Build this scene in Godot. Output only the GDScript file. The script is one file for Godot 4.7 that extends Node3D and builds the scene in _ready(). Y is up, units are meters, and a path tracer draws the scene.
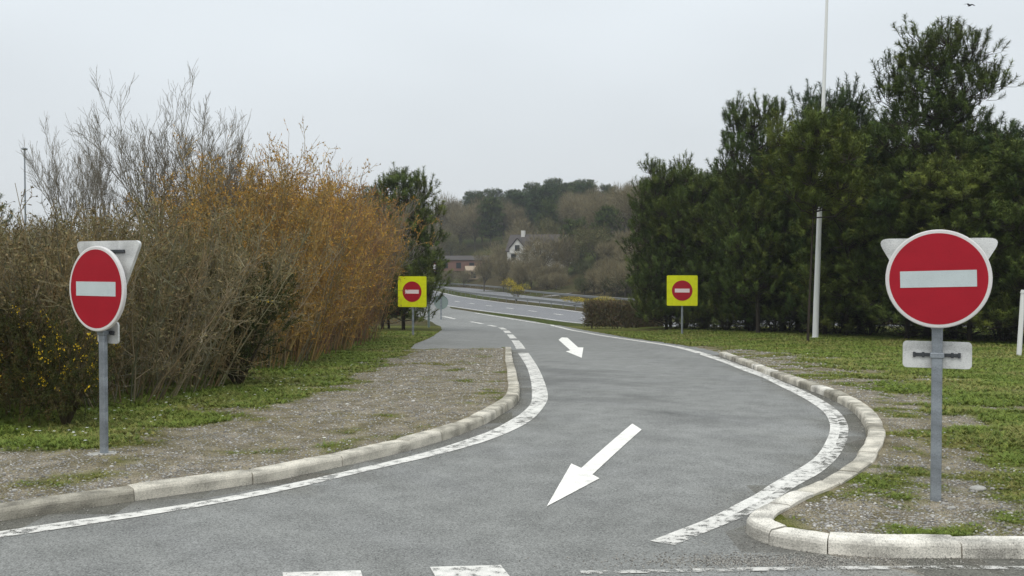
extends Node3D
# Slip road with no-entry signs, overcast winter day. Camera stands on the roundabout looking along -Z.

const SLOPE := 0.0425
var rng := RandomNumberGenerator.new()
var used := {}
var M := {}
var noise := FastNoiseLite.new()
var noise2 := FastNoiseLite.new()

# ---------------------------------------------------------------- survey of the place (metres, x right, z back)
var left_kerb_pts := [[-25, 1], [-14, -1.9], [-8, -4.45], [-5.2, -6.2], [-3.76, -7.3], [-3.08, -7.86], [-2.2, -8.55], [-1.82, -9.0], [-1.35, -9.63], [-0.83, -10.5], [-0.39, -11.65], [-0.08, -13.05], [0.08, -14.15], [0.12, -15.54], [0.11, -17.2], [0.08, -20.2], [0.02, -24.28], [-0.02, -31.0]]
var right_kerb_pts := [[5.75, -27.75], [5.37, -23.34], [5.07, -20.2], [4.89, -18.0], [4.77, -16.29], [4.7, -14.98], [4.55, -13.6], [4.33, -12.45], [3.93, -11.05], [3.59, -10.15], [3.31, -9.56], [3.07, -9.07], [2.49, -8.2], [2.17, -7.83], [1.92, -7.49], [1.74, -7.24], [1.65, -7.02], [1.65, -6.84], [1.77, -6.63], [1.98, -6.49], [2.2, -6.41], [2.48, -6.36], [3.25, -6.36], [6, -6.2], [12, -5.2], [25, -2]]
var line_li := [[-24.84, 1.3], [-13.84, -1.6], [-7.84, -4.15], [-5.04, -5.9], [-3.61, -7.0], [-3.3, -7.26], [-2.93, -7.5], [-2.57, -7.8], [-2.16, -8.21], [-1.76, -8.73], [-1.31, -9.33], [-0.8, -10.12], [-0.27, -11.3], [0.01, -12.37], [0.12, -12.88], [0.26, -13.96], [0.31, -15.54], [0.34, -18.25], [0.32, -22.62], [0.17, -29.09]]
var line_lo := [[-24.77, 1.44], [-13.77, -1.46], [-7.77, -4.01], [-4.97, -5.76], [-3.53, -6.84], [-3.21, -7.08], [-2.88, -7.34], [-2.52, -7.64], [-2.12, -8.03], [-1.72, -8.51], [-1.28, -9.13], [-0.78, -9.79], [-0.26, -10.69], [0.09, -11.65], [0.26, -12.37], [0.38, -13.15], [0.49, -14.15], [0.55, -15.3], [0.58, -18.25], [0.57, -22.62], [0.48, -29.09]]
var line_ro := [[5.27, -27.98], [5.11, -24.42], [4.87, -21.17], [4.73, -18.85], [4.47, -16.44], [4.3, -14.69], [4.11, -13.26], [3.9, -12.28], [3.63, -11.38], [3.32, -10.56], [3.02, -9.85], [2.72, -9.3], [2.24, -8.56], [2.01, -8.17], [1.75, -7.79], [1.46, -7.37], [1.17, -7.03], [0.94, -6.76]]
var line_ri := [[5.64, -29.95], [5.46, -26.05], [5.24, -22.78], [5.07, -20.2], [4.82, -17.76], [4.65, -15.88], [4.47, -14.25], [4.26, -12.95], [4.0, -11.88], [3.69, -10.95], [3.43, -10.29], [3.15, -9.66], [2.79, -9.0], [2.45, -8.5], [2.06, -7.89], [1.78, -7.48], [1.47, -7.11], [1.09, -6.66]]
var line_rc := [[-3.65, -98.43], [2.32, -79.96], [3.01, -71.55], [3.47, -58.84], [3.87, -52.95], [4.15, -48.14], [4.65, -42.84], [5.2, -37.61], [5.5, -34.12], [5.53, -31.15], [5.45, -28.9]]
var dash_c := [[-12.54, -109.89], [-7.72, -96.42], [-6.05, -91.03], [-4.47, -85.89], [-2.57, -80.18], [-1.23, -70.41], [-0.56, -62.15], [-0.12, -49.4], [0.19, -37.29], [0.3, -30.43]]
var hw_near := [[80, -35], [40, -48], [22, -57], [13, -65], [8.3, -72.5], [5.74, -78.6], [3.4, -85.2], [1.2, -91.4], [-2.6, -100.8], [-7.1, -113.3], [-13.3, -132], [-19.0, -155], [-27, -180], [-38, -207], [-60, -238], [-130, -297]]
var hw_far := [[82, -44], [42, -57.5], [25, -67], [17, -75.5], [12.6, -84], [7.9, -98.4], [2.9, -115.3], [-1.2, -127], [-8.1, -152.5], [-14.5, -185], [-24, -215], [-45, -250], [-124, -312]]
var slip_poly: PackedVector2Array
var hwy_poly: PackedVector2Array
var opp_poly: PackedVector2Array
var gravel_left: PackedVector2Array
var gravel_right: PackedVector2Array
var lk: PackedVector2Array
var rk: PackedVector2Array


func grade(d: float) -> float:
	if d < 9.0: return 0.0
	if d < 17.0: return -SLOPE * (d - 9.0) * (d - 9.0) / 16.0
	if d < 75.0: return -SLOPE * 4.0 - SLOPE * (d - 17.0)
	if d < 85.0:
		var t := d - 75.0
		return -SLOPE * 62.0 - SLOPE * (t - t * t / 20.0)
	return -SLOPE * 67.0

func far_edge_x(z: float) -> float:
	for i in hw_far.size() - 1:
		if z <= hw_far[i][1] and z >= hw_far[i + 1][1]:
			var t: float = (z - hw_far[i][1]) / (hw_far[i + 1][1] - hw_far[i][1])
			return lerpf(hw_far[i][0], hw_far[i + 1][0], t)
	return 82.0 if z > -44.0 else -124.0

func hill(x: float, z: float) -> float:
	var d := -z
	if d < 60.0: return 0.0
	var e := x - far_edge_x(z)
	var up := 11.0 * smoothstep(12.5, 42.0, e) + 9.0 * smoothstep(42.0, 140.0, e)
	var lf := 4.0 * smoothstep(24.0, 90.0, -e)
	return (up + lf) * smoothstep(80.0, 135.0, d)

func land(x: float, z: float) -> float:
	return grade(-z) + hill(x, z)

func pv(a: Array) -> PackedVector2Array:
	var r := PackedVector2Array()
	for p in a: r.append(Vector2(p[0], p[1]))
	return r

func smooth(a: PackedVector2Array, step: float) -> PackedVector2Array:
	var r := PackedVector2Array()
	for i in a.size() - 1:
		var p0 := a[maxi(i - 1, 0)]
		var p1 := a[i]
		var p2 := a[i + 1]
		var p3 := a[mini(i + 2, a.size() - 1)]
		var n := maxi(1, int(ceil(p1.distance_to(p2) / step)))
		for k in n:
			r.append(p1.cubic_interpolate(p2, p0, p3, float(k) / n))
	r.append(a[a.size() - 1])
	return r

func resample(a: PackedVector2Array, n: int) -> PackedVector2Array:
	var total := 0.0
	for i in a.size() - 1: total += a[i].distance_to(a[i + 1])
	var r := PackedVector2Array([a[0]])
	var at := 0
	var gone := 0.0
	for k in range(1, n):
		var want := total * k / n
		while at < a.size() - 2 and gone + a[at].distance_to(a[at + 1]) < want:
			gone += a[at].distance_to(a[at + 1])
			at += 1
		var L := a[at].distance_to(a[at + 1])
		r.append(a[at].lerp(a[at + 1], clampf((want - gone) / maxf(L, 1e-5), 0, 1)))
	r.append(a[a.size() - 1])
	return r

func left_normal(a: PackedVector2Array, i: int) -> Vector2:
	var t := (a[mini(i + 1, a.size() - 1)] - a[maxi(i - 1, 0)]).normalized()
	return Vector2(t.y, -t.x)

func offset(a: PackedVector2Array, d: float) -> PackedVector2Array:
	var r := PackedVector2Array()
	for i in a.size(): r.append(a[i] + left_normal(a, i) * d)
	return r

func dist_to(a: PackedVector2Array, p: Vector2) -> float:
	var best := 1e9
	for i in a.size() - 1:
		best = minf(best, Geometry2D.get_closest_point_to_segment(p, a[i], a[i + 1]).distance_squared_to(p))
	return sqrt(best)

# ---------------------------------------------------------------- mesh collector
class MB:
	var v := PackedVector3Array()
	var n := PackedVector3Array()
	var c := PackedColorArray()
	func tri(a: Vector3, b: Vector3, d: Vector3, col := Color.WHITE) -> void:
		var m := (d - a).cross(b - a).normalized()
		v.append(a); v.append(b); v.append(d)
		n.append(m); n.append(m); n.append(m)
		c.append(col); c.append(col); c.append(col)
	func quad(a: Vector3, b: Vector3, d: Vector3, e: Vector3, col := Color.WHITE) -> void:
		tri(a, b, d, col); tri(a, d, e, col)
	func tube(p: Vector3, q: Vector3, r0: float, r1: float, sides: int, col: Color, caps := false) -> void:
		var ax := (q - p)
		if ax.length_squared() < 1e-10: return
		ax = ax.normalized()
		var s := ax.cross(Vector3.RIGHT if absf(ax.x) < 0.8 else Vector3.UP).normalized()
		var t := ax.cross(s)
		var prev := s
		for k in sides:
			var ang := TAU * (k + 1) / sides
			var nx := s * cos(ang) + t * sin(ang)
			var a0 := p + prev * r0
			var a1 := p + nx * r0
			var b0 := q + prev * r1
			var b1 := q + nx * r1
			v.append(a0); v.append(b1); v.append(a1)
			n.append(prev); n.append(nx); n.append(nx)
			v.append(a0); v.append(b0); v.append(b1)
			n.append(prev); n.append(prev); n.append(nx)
			for i in 6: c.append(col)
			if caps:
				tri(q, b1, b0, col)
				tri(p, a0, a1, col)
			prev = nx
	func box(o: Vector3, size: Vector3, col := Color.WHITE, b := Basis.IDENTITY, bev := 0.0) -> void:
		var h := size * 0.5
		var e := minf(bev, minf(h.x, minf(h.y, h.z)) * 0.8)
		# chamfered box from three nested slabs' corner points
		var f := func(x: float, y: float, z: float) -> Vector3: return o + b * Vector3(x, y, z)
		for s in [-1.0, 1.0]:
			_face(f.call(h.x * s, -h.y + e, -h.z + e), f.call(h.x * s, h.y - e, -h.z + e), f.call(h.x * s, h.y - e, h.z - e), f.call(h.x * s, -h.y + e, h.z - e), b * Vector3(s, 0, 0), col)
			_face(f.call(-h.x + e, h.y * s, -h.z + e), f.call(h.x - e, h.y * s, -h.z + e), f.call(h.x - e, h.y * s, h.z - e), f.call(-h.x + e, h.y * s, h.z - e), b * Vector3(0, s, 0), col)
			_face(f.call(-h.x + e, -h.y + e, h.z * s), f.call(h.x - e, -h.y + e, h.z * s), f.call(h.x - e, h.y - e, h.z * s), f.call(-h.x + e, h.y - e, h.z * s), b * Vector3(0, 0, s), col)
			if e > 0.0:
				for u in [-1.0, 1.0]:
					_face(f.call(h.x * s, (h.y - e) * u, -h.z + e), f.call((h.x - e) * s, h.y * u, -h.z + e), f.call((h.x - e) * s, h.y * u, h.z - e), f.call(h.x * s, (h.y - e) * u, h.z - e), b * Vector3(s, u, 0).normalized(), col)
					_face(f.call(h.x * s, -h.y + e, (h.z - e) * u), f.call((h.x - e) * s, -h.y + e, h.z * u), f.call((h.x - e) * s, h.y - e, h.z * u), f.call(h.x * s, h.y - e, (h.z - e) * u), b * Vector3(s, 0, u).normalized(), col)
					_face(f.call(-h.x + e, h.y * s, (h.z - e) * u), f.call(-h.x + e, (h.y - e) * s, h.z * u), f.call(h.x - e, (h.y - e) * s, h.z * u), f.call(h.x - e, h.y * s, (h.z - e) * u), b * Vector3(0, s, u).normalized(), col)
					for w in [-1.0, 1.0]:
						_face3(f.call(h.x * s, (h.y - e) * u, (h.z - e) * w), f.call((h.x - e) * s, h.y * u, (h.z - e) * w), f.call((h.x - e) * s, (h.y - e) * u, h.z * w), b * Vector3(s, u, w).normalized(), col)
	func _face3(a: Vector3, b: Vector3, d: Vector3, m: Vector3, col: Color) -> void:
		if (d - a).cross(b - a).dot(m) < 0.0:
			var t := b; b = d; d = t
		tri(a, b, d, col)
	func _face(a: Vector3, b: Vector3, d: Vector3, e: Vector3, m: Vector3, col: Color) -> void:
		if (d - a).cross(b - a).dot(m) < 0.0:
			quad(a, e, d, b, col)
		else:
			quad(a, b, d, e, col)
	# a flat outline in x,y extruded along z from z0 (back) to z1 (front)
	func slab(poly: PackedVector2Array, z0: float, z1: float, col := Color.WHITE) -> void:
		var idx := Geometry2D.triangulate_polygon(poly)
		for i in range(0, idx.size(), 3):
			var a := poly[idx[i]]; var b := poly[idx[i + 1]]; var d := poly[idx[i + 2]]
			_face3(Vector3(a.x, a.y, z1), Vector3(b.x, b.y, z1), Vector3(d.x, d.y, z1), Vector3(0, 0, 1), col)
			_face3(Vector3(a.x, a.y, z0), Vector3(b.x, b.y, z0), Vector3(d.x, d.y, z0), Vector3(0, 0, -1), col)
		var mid := Vector2.ZERO
		for p in poly: mid += p / poly.size()
		for i in poly.size():
			var a := poly[i]; var b := poly[(i + 1) % poly.size()]
			var o := ((a + b) * 0.5 - mid)
			var t := (b - a)
			var m := Vector3(t.y, -t.x, 0)
			if Vector2(m.x, m.y).dot(o) < 0.0: m = -m
			_face(Vector3(a.x, a.y, z0), Vector3(b.x, b.y, z0), Vector3(b.x, b.y, z1), Vector3(a.x, a.y, z1), m, col)
	func mesh() -> ArrayMesh:
		var arr := []
		arr.resize(Mesh.ARRAY_MAX)
		arr[Mesh.ARRAY_VERTEX] = v
		arr[Mesh.ARRAY_NORMAL] = n
		arr[Mesh.ARRAY_COLOR] = c
		var m := ArrayMesh.new()
		m.add_surface_from_arrays(Mesh.PRIMITIVE_TRIANGLES, arr)
		return m

func numbered(called: String) -> String:
	used[called] = used.get(called, -1) + 1
	return called if used[called] == 0 else "%s_%03d" % [called, used[called]]

func thing(called: String, label: String, category: String, at := Vector3.ZERO, turn := 0.0, group := "") -> Node3D:
	var o := Node3D.new()
	o.name = numbered(called)
	add_child(o)
	o.position = at
	o.rotation.y = turn
	o.set_meta("label", label)
	o.set_meta("category", category)
	if group: o.set_meta("group", group)
	return o

func part(called: String, mesh: Mesh, mat: Material, parent: Node) -> MeshInstance3D:
	var o := MeshInstance3D.new()
	o.name = called if parent != self else numbered(called)
	o.mesh = mesh
	o.material_override = mat
	parent.add_child(o, true)
	return o

func struct(called: String, mesh: Mesh, mat: Material) -> MeshInstance3D:
	var o := part(called, mesh, mat, self)
	o.set_meta("kind", "structure")
	return o

func lin(r: float, g: float, b: float) -> Color:
	return Color(r, g, b).linear_to_srgb()

func flat_mat(col: Color, rough := 0.7, metal := 0.0) -> StandardMaterial3D:
	var m := StandardMaterial3D.new()
	m.albedo_color = col.linear_to_srgb()
	m.roughness = rough
	m.metallic = metal
	m.metallic_specular = 0.3
	return m

func vc_mat(rough := 0.85, spec := 0.2) -> StandardMaterial3D:
	var m := StandardMaterial3D.new()
	m.vertex_color_use_as_albedo = true
	m.roughness = rough
	m.metallic_specular = spec
	m.cull_mode = BaseMaterial3D.CULL_DISABLED
	return m

# speckle image: grains of random tone over soft blotches, tiling
func grain_image(size: int, lo: float, hi: float, blotch: float, bright: float, dark: float, sd: int, warm := 0.0) -> ImageTexture:
	var r := RandomNumberGenerator.new()
	r.seed = sd
	var fn := FastNoiseLite.new()
	fn.seed = sd
	fn.frequency = 0.012
	fn.fractal_octaves = 4
	var soft := fn.get_seamless_image(size, size)
	var im := Image.create(size, size, true, Image.FORMAT_RGB8)
	for y in size:
		for x in size:
			var g := lerpf(lo, hi, r.randf())
			g += (soft.get_pixel(x, y).r - 0.5) * blotch
			var q := r.randf()
			if q < bright: g += 0.22
			elif q > 1.0 - dark: g -= 0.25
			g = clampf(g, 0.0, 1.0)
			im.set_pixel(x, y, Color(g, g * (1.0 - warm * 0.4), g * (1.0 - warm)))
	im.generate_mipmaps()
	return ImageTexture.create_from_image(im)

func tri_tex(m: StandardMaterial3D, t: Texture2D, scale: float) -> StandardMaterial3D:
	m.albedo_texture = t
	m.uv1_triplanar = true
	m.uv1_world_triplanar = true
	m.uv1_scale = Vector3.ONE * scale
	return m

# paint whose wear shows the asphalt through holes
func paint_tex(size: int, sd: int, wear: float, base: float) -> ImageTexture:
	var r := RandomNumberGenerator.new()
	r.seed = sd
	var fn := FastNoiseLite.new()
	fn.seed = sd
	fn.frequency = 0.03
	fn.fractal_octaves = 5
	var soft := fn.get_seamless_image(size, size)
	fn.seed = sd + 9
	fn.frequency = 0.006
	var big := fn.get_seamless_image(size, size)
	var im := Image.create(size, size, true, Image.FORMAT_RGBA8)
	for y in size:
		for x in size:
			var s := soft.get_pixel(x, y).r * 0.6 + big.get_pixel(x, y).r * 0.4 + r.randf_range(-0.16, 0.16)
			var g := base + r.randf_range(-0.07, 0.05) + (s - 0.5) * 0.25
			im.set_pixel(x, y, Color(g, g * 0.985, g * 0.95, 1.0 if s > wear else 0.0))
	im.generate_mipmaps()
	return ImageTexture.create_from_image(im)

func make_materials() -> void:
	M.asphalt = tri_tex(vc_mat(0.9, 0.25), grain_image(512, 0.68, 0.98, 0.12, 0.05, 0.06, 11), 0.3)
	M.soil = tri_tex(vc_mat(0.95, 0.1), grain_image(512, 0.5, 1.0, 0.3, 0.10, 0.10, 12, 0.06), 0.4)
	M.kerb = []
	for k in 4:
		var m := StandardMaterial3D.new()
		m.albedo_color = [lin(0.72, 0.70, 0.63), lin(0.60, 0.58, 0.51), lin(0.88, 0.87, 0.82), lin(0.45, 0.435, 0.38)][k]
		m.roughness = 0.9
		m.metallic_specular = 0.2
		tri_tex(m, grain_image(256, 0.74, 0.98, 0.5, 0.03, 0.09, 20 + k, 0.05), [0.9, 1.1, 0.8, 1.0][k])
		M.kerb.append(m)
	var paints := {"paint": [31, 0.34, 0.83], "paint_worn": [32, 0.41, 0.80], "paint_gone": [33, 0.49, 0.74], "paint_new": [34, 0.0, 0.93]}
	for k in paints:
		var m := StandardMaterial3D.new()
		m.roughness = 0.75
		m.metallic_specular = 0.3
		if paints[k][1] > 0.0:
			m.transparency = BaseMaterial3D.TRANSPARENCY_ALPHA_SCISSOR
		tri_tex(m, paint_tex(512, paints[k][0], paints[k][1], paints[k][2]), 0.55)
		M[k] = m
	M.leaf = vc_mat(0.75, 0.25)
	M.bark = vc_mat(0.9, 0.15)
	M.galv = tri_tex(flat_mat(Color(0.34, 0.37, 0.40), 0.5, 0.35), grain_image(128, 0.82, 1.0, 0.25, 0.0, 0.05, 41), 3.0)
	M.alu = tri_tex(flat_mat(Color(0.76, 0.76, 0.74), 0.55, 0.1), grain_image(128, 0.86, 1.0, 0.3, 0.0, 0.03, 42), 2.0)
	var grime := grain_image(256, 0.94, 1.0, 0.07, 0.0, 0.006, 44, 0.02)
	M.rail = flat_mat(Color(0.20, 0.205, 0.20), 0.6, 0.2)
	M.dark_metal = flat_mat(Color(0.07, 0.075, 0.08), 0.6, 0.2)
	M.white_rim = tri_tex(flat_mat(Color(0.74, 0.72, 0.72), 0.5), grime, 1.3)
	M.red = tri_tex(flat_mat(Color(0.40, 0.014, 0.028), 0.42), grime, 1.3)
	M.bar = tri_tex(flat_mat(Color(0.58, 0.655, 0.675), 0.5), grime, 1.3)
	M.yellow = tri_tex(flat_mat(Color(0.74, 0.78, 0.012), 0.5), grime, 1.3)
	M.pink_bar = flat_mat(Color(0.80, 0.66, 0.66), 0.5)
	M.white_pole = flat_mat(Color(0.80, 0.80, 0.78), 0.45)
	M.sign_back = flat_mat(Color(0.22, 0.27, 0.25), 0.6)
	M.concrete = tri_tex(flat_mat(Color(0.55, 0.53, 0.48), 0.9), grain_image(128, 0.7, 1.0, 0.3, 0.05, 0.08, 43), 3.0)
	M.wall = flat_mat(Color(0.62, 0.60, 0.56), 0.9)
	M.roof = flat_mat(Color(0.085, 0.075, 0.07), 0.85)
	M.brick = flat_mat(Color(0.20, 0.11, 0.085), 0.9)
	M.tan = flat_mat(Color(0.36, 0.28, 0.20), 0.9)
	M.glass = flat_mat(Color(0.03, 0.035, 0.04), 0.15)
	M.bird = flat_mat(Color(0.03, 0.03, 0.035), 0.9)

# ---------------------------------------------------------------- sheets laid over the land
func sheet(x0: float, x1: float, z0: float, z1: float, cell: float, keep: Array, holes: Array, hf: Callable, cf: Callable) -> ArrayMesh:
	var nx := int(round((x1 - x0) / cell))
	var nz := int(round((z1 - z0) / cell))
	var boxes := []
	for poly in keep + holes:
		var b := Rect2(poly[0], Vector2.ZERO)
		for p in poly: b = b.expand(p)
		boxes.append(b)
	var flag := PackedInt32Array()
	flag.resize((nx + 1) * (nz + 1))
	var hs := PackedFloat32Array()
	hs.resize(flag.size())
	var cs := PackedColorArray()
	cs.resize(flag.size())
	var done := PackedByteArray()
	done.resize(flag.size())
	for j in nz + 1:
		for i in nx + 1:
			var p := Vector2(x0 + i * cell, z0 + j * cell)
			var f := 0
			for k in keep.size():
				if boxes[k].has_point(p) and Geometry2D.is_point_in_polygon(p, keep[k]): f |= 1 << k
			for k in holes.size():
				if boxes[keep.size() + k].has_point(p) and Geometry2D.is_point_in_polygon(p, holes[k]): f |= 1 << (keep.size() + k)
			flag[j * (nx + 1) + i] = f
	var mb := MB.new()
	var kmask := (1 << keep.size()) - 1
	var up := Vector3.UP
	for j in nz:
		for i in nx:
			var q := [j * (nx + 1) + i, j * (nx + 1) + i + 1, (j + 1) * (nx + 1) + i + 1, (j + 1) * (nx + 1) + i]
			var any: int = flag[q[0]] | flag[q[1]] | flag[q[2]] | flag[q[3]]
			var all: int = flag[q[0]] & flag[q[1]] & flag[q[2]] & flag[q[3]]
			if keep.size() > 0 and (any & kmask) == 0: continue
			if (all & ~kmask) != 0: continue
			var mixed: bool = (any & ~kmask) != 0 or (keep.size() > 0 and (all & kmask) == 0)
			if not mixed:
				var P := []
				for k in 4:
					var w: int = q[k]
					var x := x0 + (w % (nx + 1)) * cell
					var z := z0 + (w / (nx + 1)) * cell
					if done[w] == 0:
						hs[w] = hf.call(x, z)
						cs[w] = cf.call(x, z)
						done[w] = 1
					P.append(Vector3(x, hs[w], z))
				for t in [[0, 1, 2], [0, 2, 3]]:
					var m: Vector3 = (P[t[2]] - P[t[0]]).cross(P[t[1]] - P[t[0]]).normalized()
					for u in t:
						mb.v.append(P[u]); mb.n.append(m); mb.c.append(cs[q[u]])
				continue
			var a := Vector2(x0 + i * cell, z0 + j * cell)
			var polys := [PackedVector2Array([a, a + Vector2(cell, 0), a + Vector2(cell, cell), a + Vector2(0, cell)])]
			for k in keep.size():
				if any & (1 << k):
					polys = Geometry2D.intersect_polygons(polys[0], keep[k])
					break
			for k in holes.size():
				if any & (1 << (keep.size() + k)):
					var nxt := []
					for pp in polys: nxt.append_array(Geometry2D.clip_polygons(pp, holes[k]))
					polys = nxt
			for pp in polys:
				if Geometry2D.is_polygon_clockwise(pp): pass
				var idx := Geometry2D.triangulate_polygon(pp)
				for t in range(0, idx.size(), 3):
					var A := Vector3(pp[idx[t]].x, hf.call(pp[idx[t]].x, pp[idx[t]].y), pp[idx[t]].y)
					var B := Vector3(pp[idx[t + 1]].x, hf.call(pp[idx[t + 1]].x, pp[idx[t + 1]].y), pp[idx[t + 1]].y)
					var C := Vector3(pp[idx[t + 2]].x, hf.call(pp[idx[t + 2]].x, pp[idx[t + 2]].y), pp[idx[t + 2]].y)
					var col: Color = cf.call((A.x + B.x + C.x) / 3.0, (A.z + B.z + C.z) / 3.0)
					mb._face3(A, B, C, up, col)
	return mb.mesh()

func mix3(a: Color, b: Color, t: float) -> Color:
	return a.lerp(b, clampf(t, 0, 1))

# share of green grass at a spot, 0 bare gravel to 1 turf
func grass_share(x: float, z: float) -> float:
	var p := Vector2(x, z)
	var n := noise.get_noise_2d(x * 60.0, z * 60.0)
	var n2 := noise2.get_noise_2d(x * 22.0, z * 22.0)
	if x < 1.0 and z > -34.0:
		var inside := Geometry2D.is_point_in_polygon(p, gravel_left)
		var d := maxf(dist_to(gravel_left_edge, p) * (-1.0 if inside else 1.0), -0.62)
		return clampf(0.5 + d * 0.8 + n * 0.9 + n2 * 1.0, 0.0, 1.0) * (1.0 if not inside else 0.85)
	if x > 1.0 and z > -40.0:
		var inside := Geometry2D.is_point_in_polygon(p, gravel_right)
		var d := maxf(dist_to(gravel_right_edge, p) * (-1.0 if inside else 1.0), -0.6)
		var moss := smoothstep(-11.0, -8.0, z) * 0.28
		return clampf(0.5 + d * 0.6 + n * 1.3 + n2 * 1.3 + moss, 0.0, 1.0)
	return clampf(0.85 + n * 0.4, 0.0, 1.0)

var gravel_left_edge: PackedVector2Array
var gravel_right_edge: PackedVector2Array

func ground_color(x: float, z: float) -> Color:
	var d := -z
	var n := noise.get_noise_2d(x * 14.0, z * 14.0)
	var n3 := noise2.get_noise_2d(x * 90.0, z * 90.0)
	var grass := mix3(Color(0.16, 0.20, 0.042), Color(0.22, 0.21, 0.075), 0.45 + n * 0.9 + n3 * 0.4)
	if d > 70.0:
		var f := noise2.get_noise_2d(x * 1.5, z * 1.5)
		grass = mix3(Color(0.10, 0.135, 0.035), Color(0.13, 0.11, 0.06), 0.5 + f * 1.6)
		return grass
	var grav := mix3(Color(0.43, 0.395, 0.33), Color(0.33, 0.30, 0.205), 0.5 + n3 * 1.1 + n * 0.6)
	var s := grass_share(x, z)
	if d > 55.0: s = maxf(s, (d - 55.0) / 15.0)
	return mix3(grav, grass, smoothstep(0.25, 0.75, s))

func verge_height(x: float, z: float) -> float:
	var p := Vector2(x, z)
	var h := 0.012
	var d := -z
	if d < 60.0 and x > -30.0 and x < 40.0:
		var kd := minf(dist_to(lk_coarse, p), dist_to(rk_coarse, p))
		var near := 1.0 - smoothstep(0.6, 4.0, kd)
		h = lerpf(0.05, 0.075, near)
		if d > 26.0 or kd > 3.0:
			var sd := dist_to(slip_edge_coarse, p)
			h = minf(h, 0.008 + sd * 0.12) if kd > 0.35 else h
			if x > 3.0: h += 0.05 * smoothstep(1.0, 5.0, sd) * smoothstep(26.0, 40.0, d) * 3.0
		h += noise.get_noise_2d(x * 30.0, z * 30.0) * 0.035 * smoothstep(0.25, 1.2, kd)
	return land(x, z) + h

var lk_coarse: PackedVector2Array
var rk_coarse: PackedVector2Array
var slip_edge_coarse: PackedVector2Array

func asphalt_color(x: float, z: float) -> Color:
	var n := noise.get_noise_2d(x * 9.0, z * 5.0)
	var n2 := noise2.get_noise_2d(x * 45.0, z * 30.0)
	var g := 0.335 + n * 0.05 + n2 * 0.035
	var c := Color(g, g * 1.0, g * 0.945)
	# sand and dust gathered along the kerbs and in the corner of the junction
	var p := Vector2(x, z)
	if -z < 32.0 and -z > -4.0 and absf(x) < 9.0:
		var kd := minf(dist_to(lk_coarse, p), dist_to(rk_coarse, p))
		var dirt := (1.0 - smoothstep(0.16, 0.40, kd + n2 * 0.12)) * clampf(0.85 + n2 * 1.2, 0.0, 1.0)
		c = mix3(c, Color(0.165, 0.155, 0.125), dirt * 0.9)
		# old oil and tyre stains
		for st in [[1.1, -19.0, 1.0, 4.5], [-1.1, -7.25, 0.8, 0.22], [2.3, -12.5, 0.7, 1.6]]:
			var q := Vector2((x - st[0]) / st[2], (z - st[1]) / st[3]).length() + n2 * 1.4
			c = mix3(c, c * 0.80, 1.0 - smoothstep(0.4, 1.1, q))
		var cd := Vector2((x - 1.75) / 1.0, (z + 6.25) / 0.22).length()
		c = mix3(c, Color(0.52, 0.47, 0.38), (1.0 - smoothstep(0.3, 1.2, cd + n2 * 1.1)) * 0.8)
	return c

func far_asphalt(x: float, z: float) -> Color:
	var g := 0.31 + noise.get_noise_2d(x * 3.0, z * 3.0) * 0.03
	return Color(g, g, g * 1.02)

func road_h(x: float, z: float) -> float: return grade(-z)
func land_h(x: float, z: float) -> float: return land(x, z) - 0.02

func strip(a: PackedVector2Array, b: PackedVector2Array, lift: float, jag := 0.0, sd := 1) -> ArrayMesh:
	var mb := MB.new()
	var r := RandomNumberGenerator.new()
	r.seed = sd
	for i in a.size() - 1:
		var P := []
		for q in [a[i], a[i + 1], b[i + 1], b[i]]: P.append(Vector3(q.x, grade(-q.y) + lift, q.y))
		if jag > 0.0:
			pass
		mb._face(P[0], P[1], P[2], P[3], Vector3.UP, Color.WHITE)
	return mb.mesh()

func ribbon(center: PackedVector2Array, w: float, lift: float) -> ArrayMesh:
	return strip(offset(center, w * 0.5), offset(center, -w * 0.5), lift)

func marking(called: String, mesh: Mesh, mat: Material, label: String) -> MeshInstance3D:
	var o := struct(called, mesh, mat)
	o.set_meta("label", label)
	return o

func flat_poly(pts: Array, lift: float) -> ArrayMesh:
	# cut into slices so that the paint follows the grade
	var poly := pv(pts)
	var mb := MB.new()
	var z0 := 1e9
	var z1 := -1e9
	for p in poly:
		z0 = minf(z0, p.y); z1 = maxf(z1, p.y)
	var z := z0
	while z < z1:
		for s in Geometry2D.intersect_polygons(poly, PackedVector2Array([Vector2(-50, z), Vector2(50, z), Vector2(50, z + 0.7), Vector2(-50, z + 0.7)])):
			var idx := Geometry2D.triangulate_polygon(s)
			for t in range(0, idx.size(), 3):
				var A: Vector2 = s[idx[t]]; var B: Vector2 = s[idx[t + 1]]; var C: Vector2 = s[idx[t + 2]]
				mb._face3(Vector3(A.x, grade(-A.y) + lift, A.y), Vector3(B.x, grade(-B.y) + lift, B.y), Vector3(C.x, grade(-C.y) + lift, C.y), Vector3.UP, Color.WHITE)
		z += 0.7
	return mb.mesh()

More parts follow.
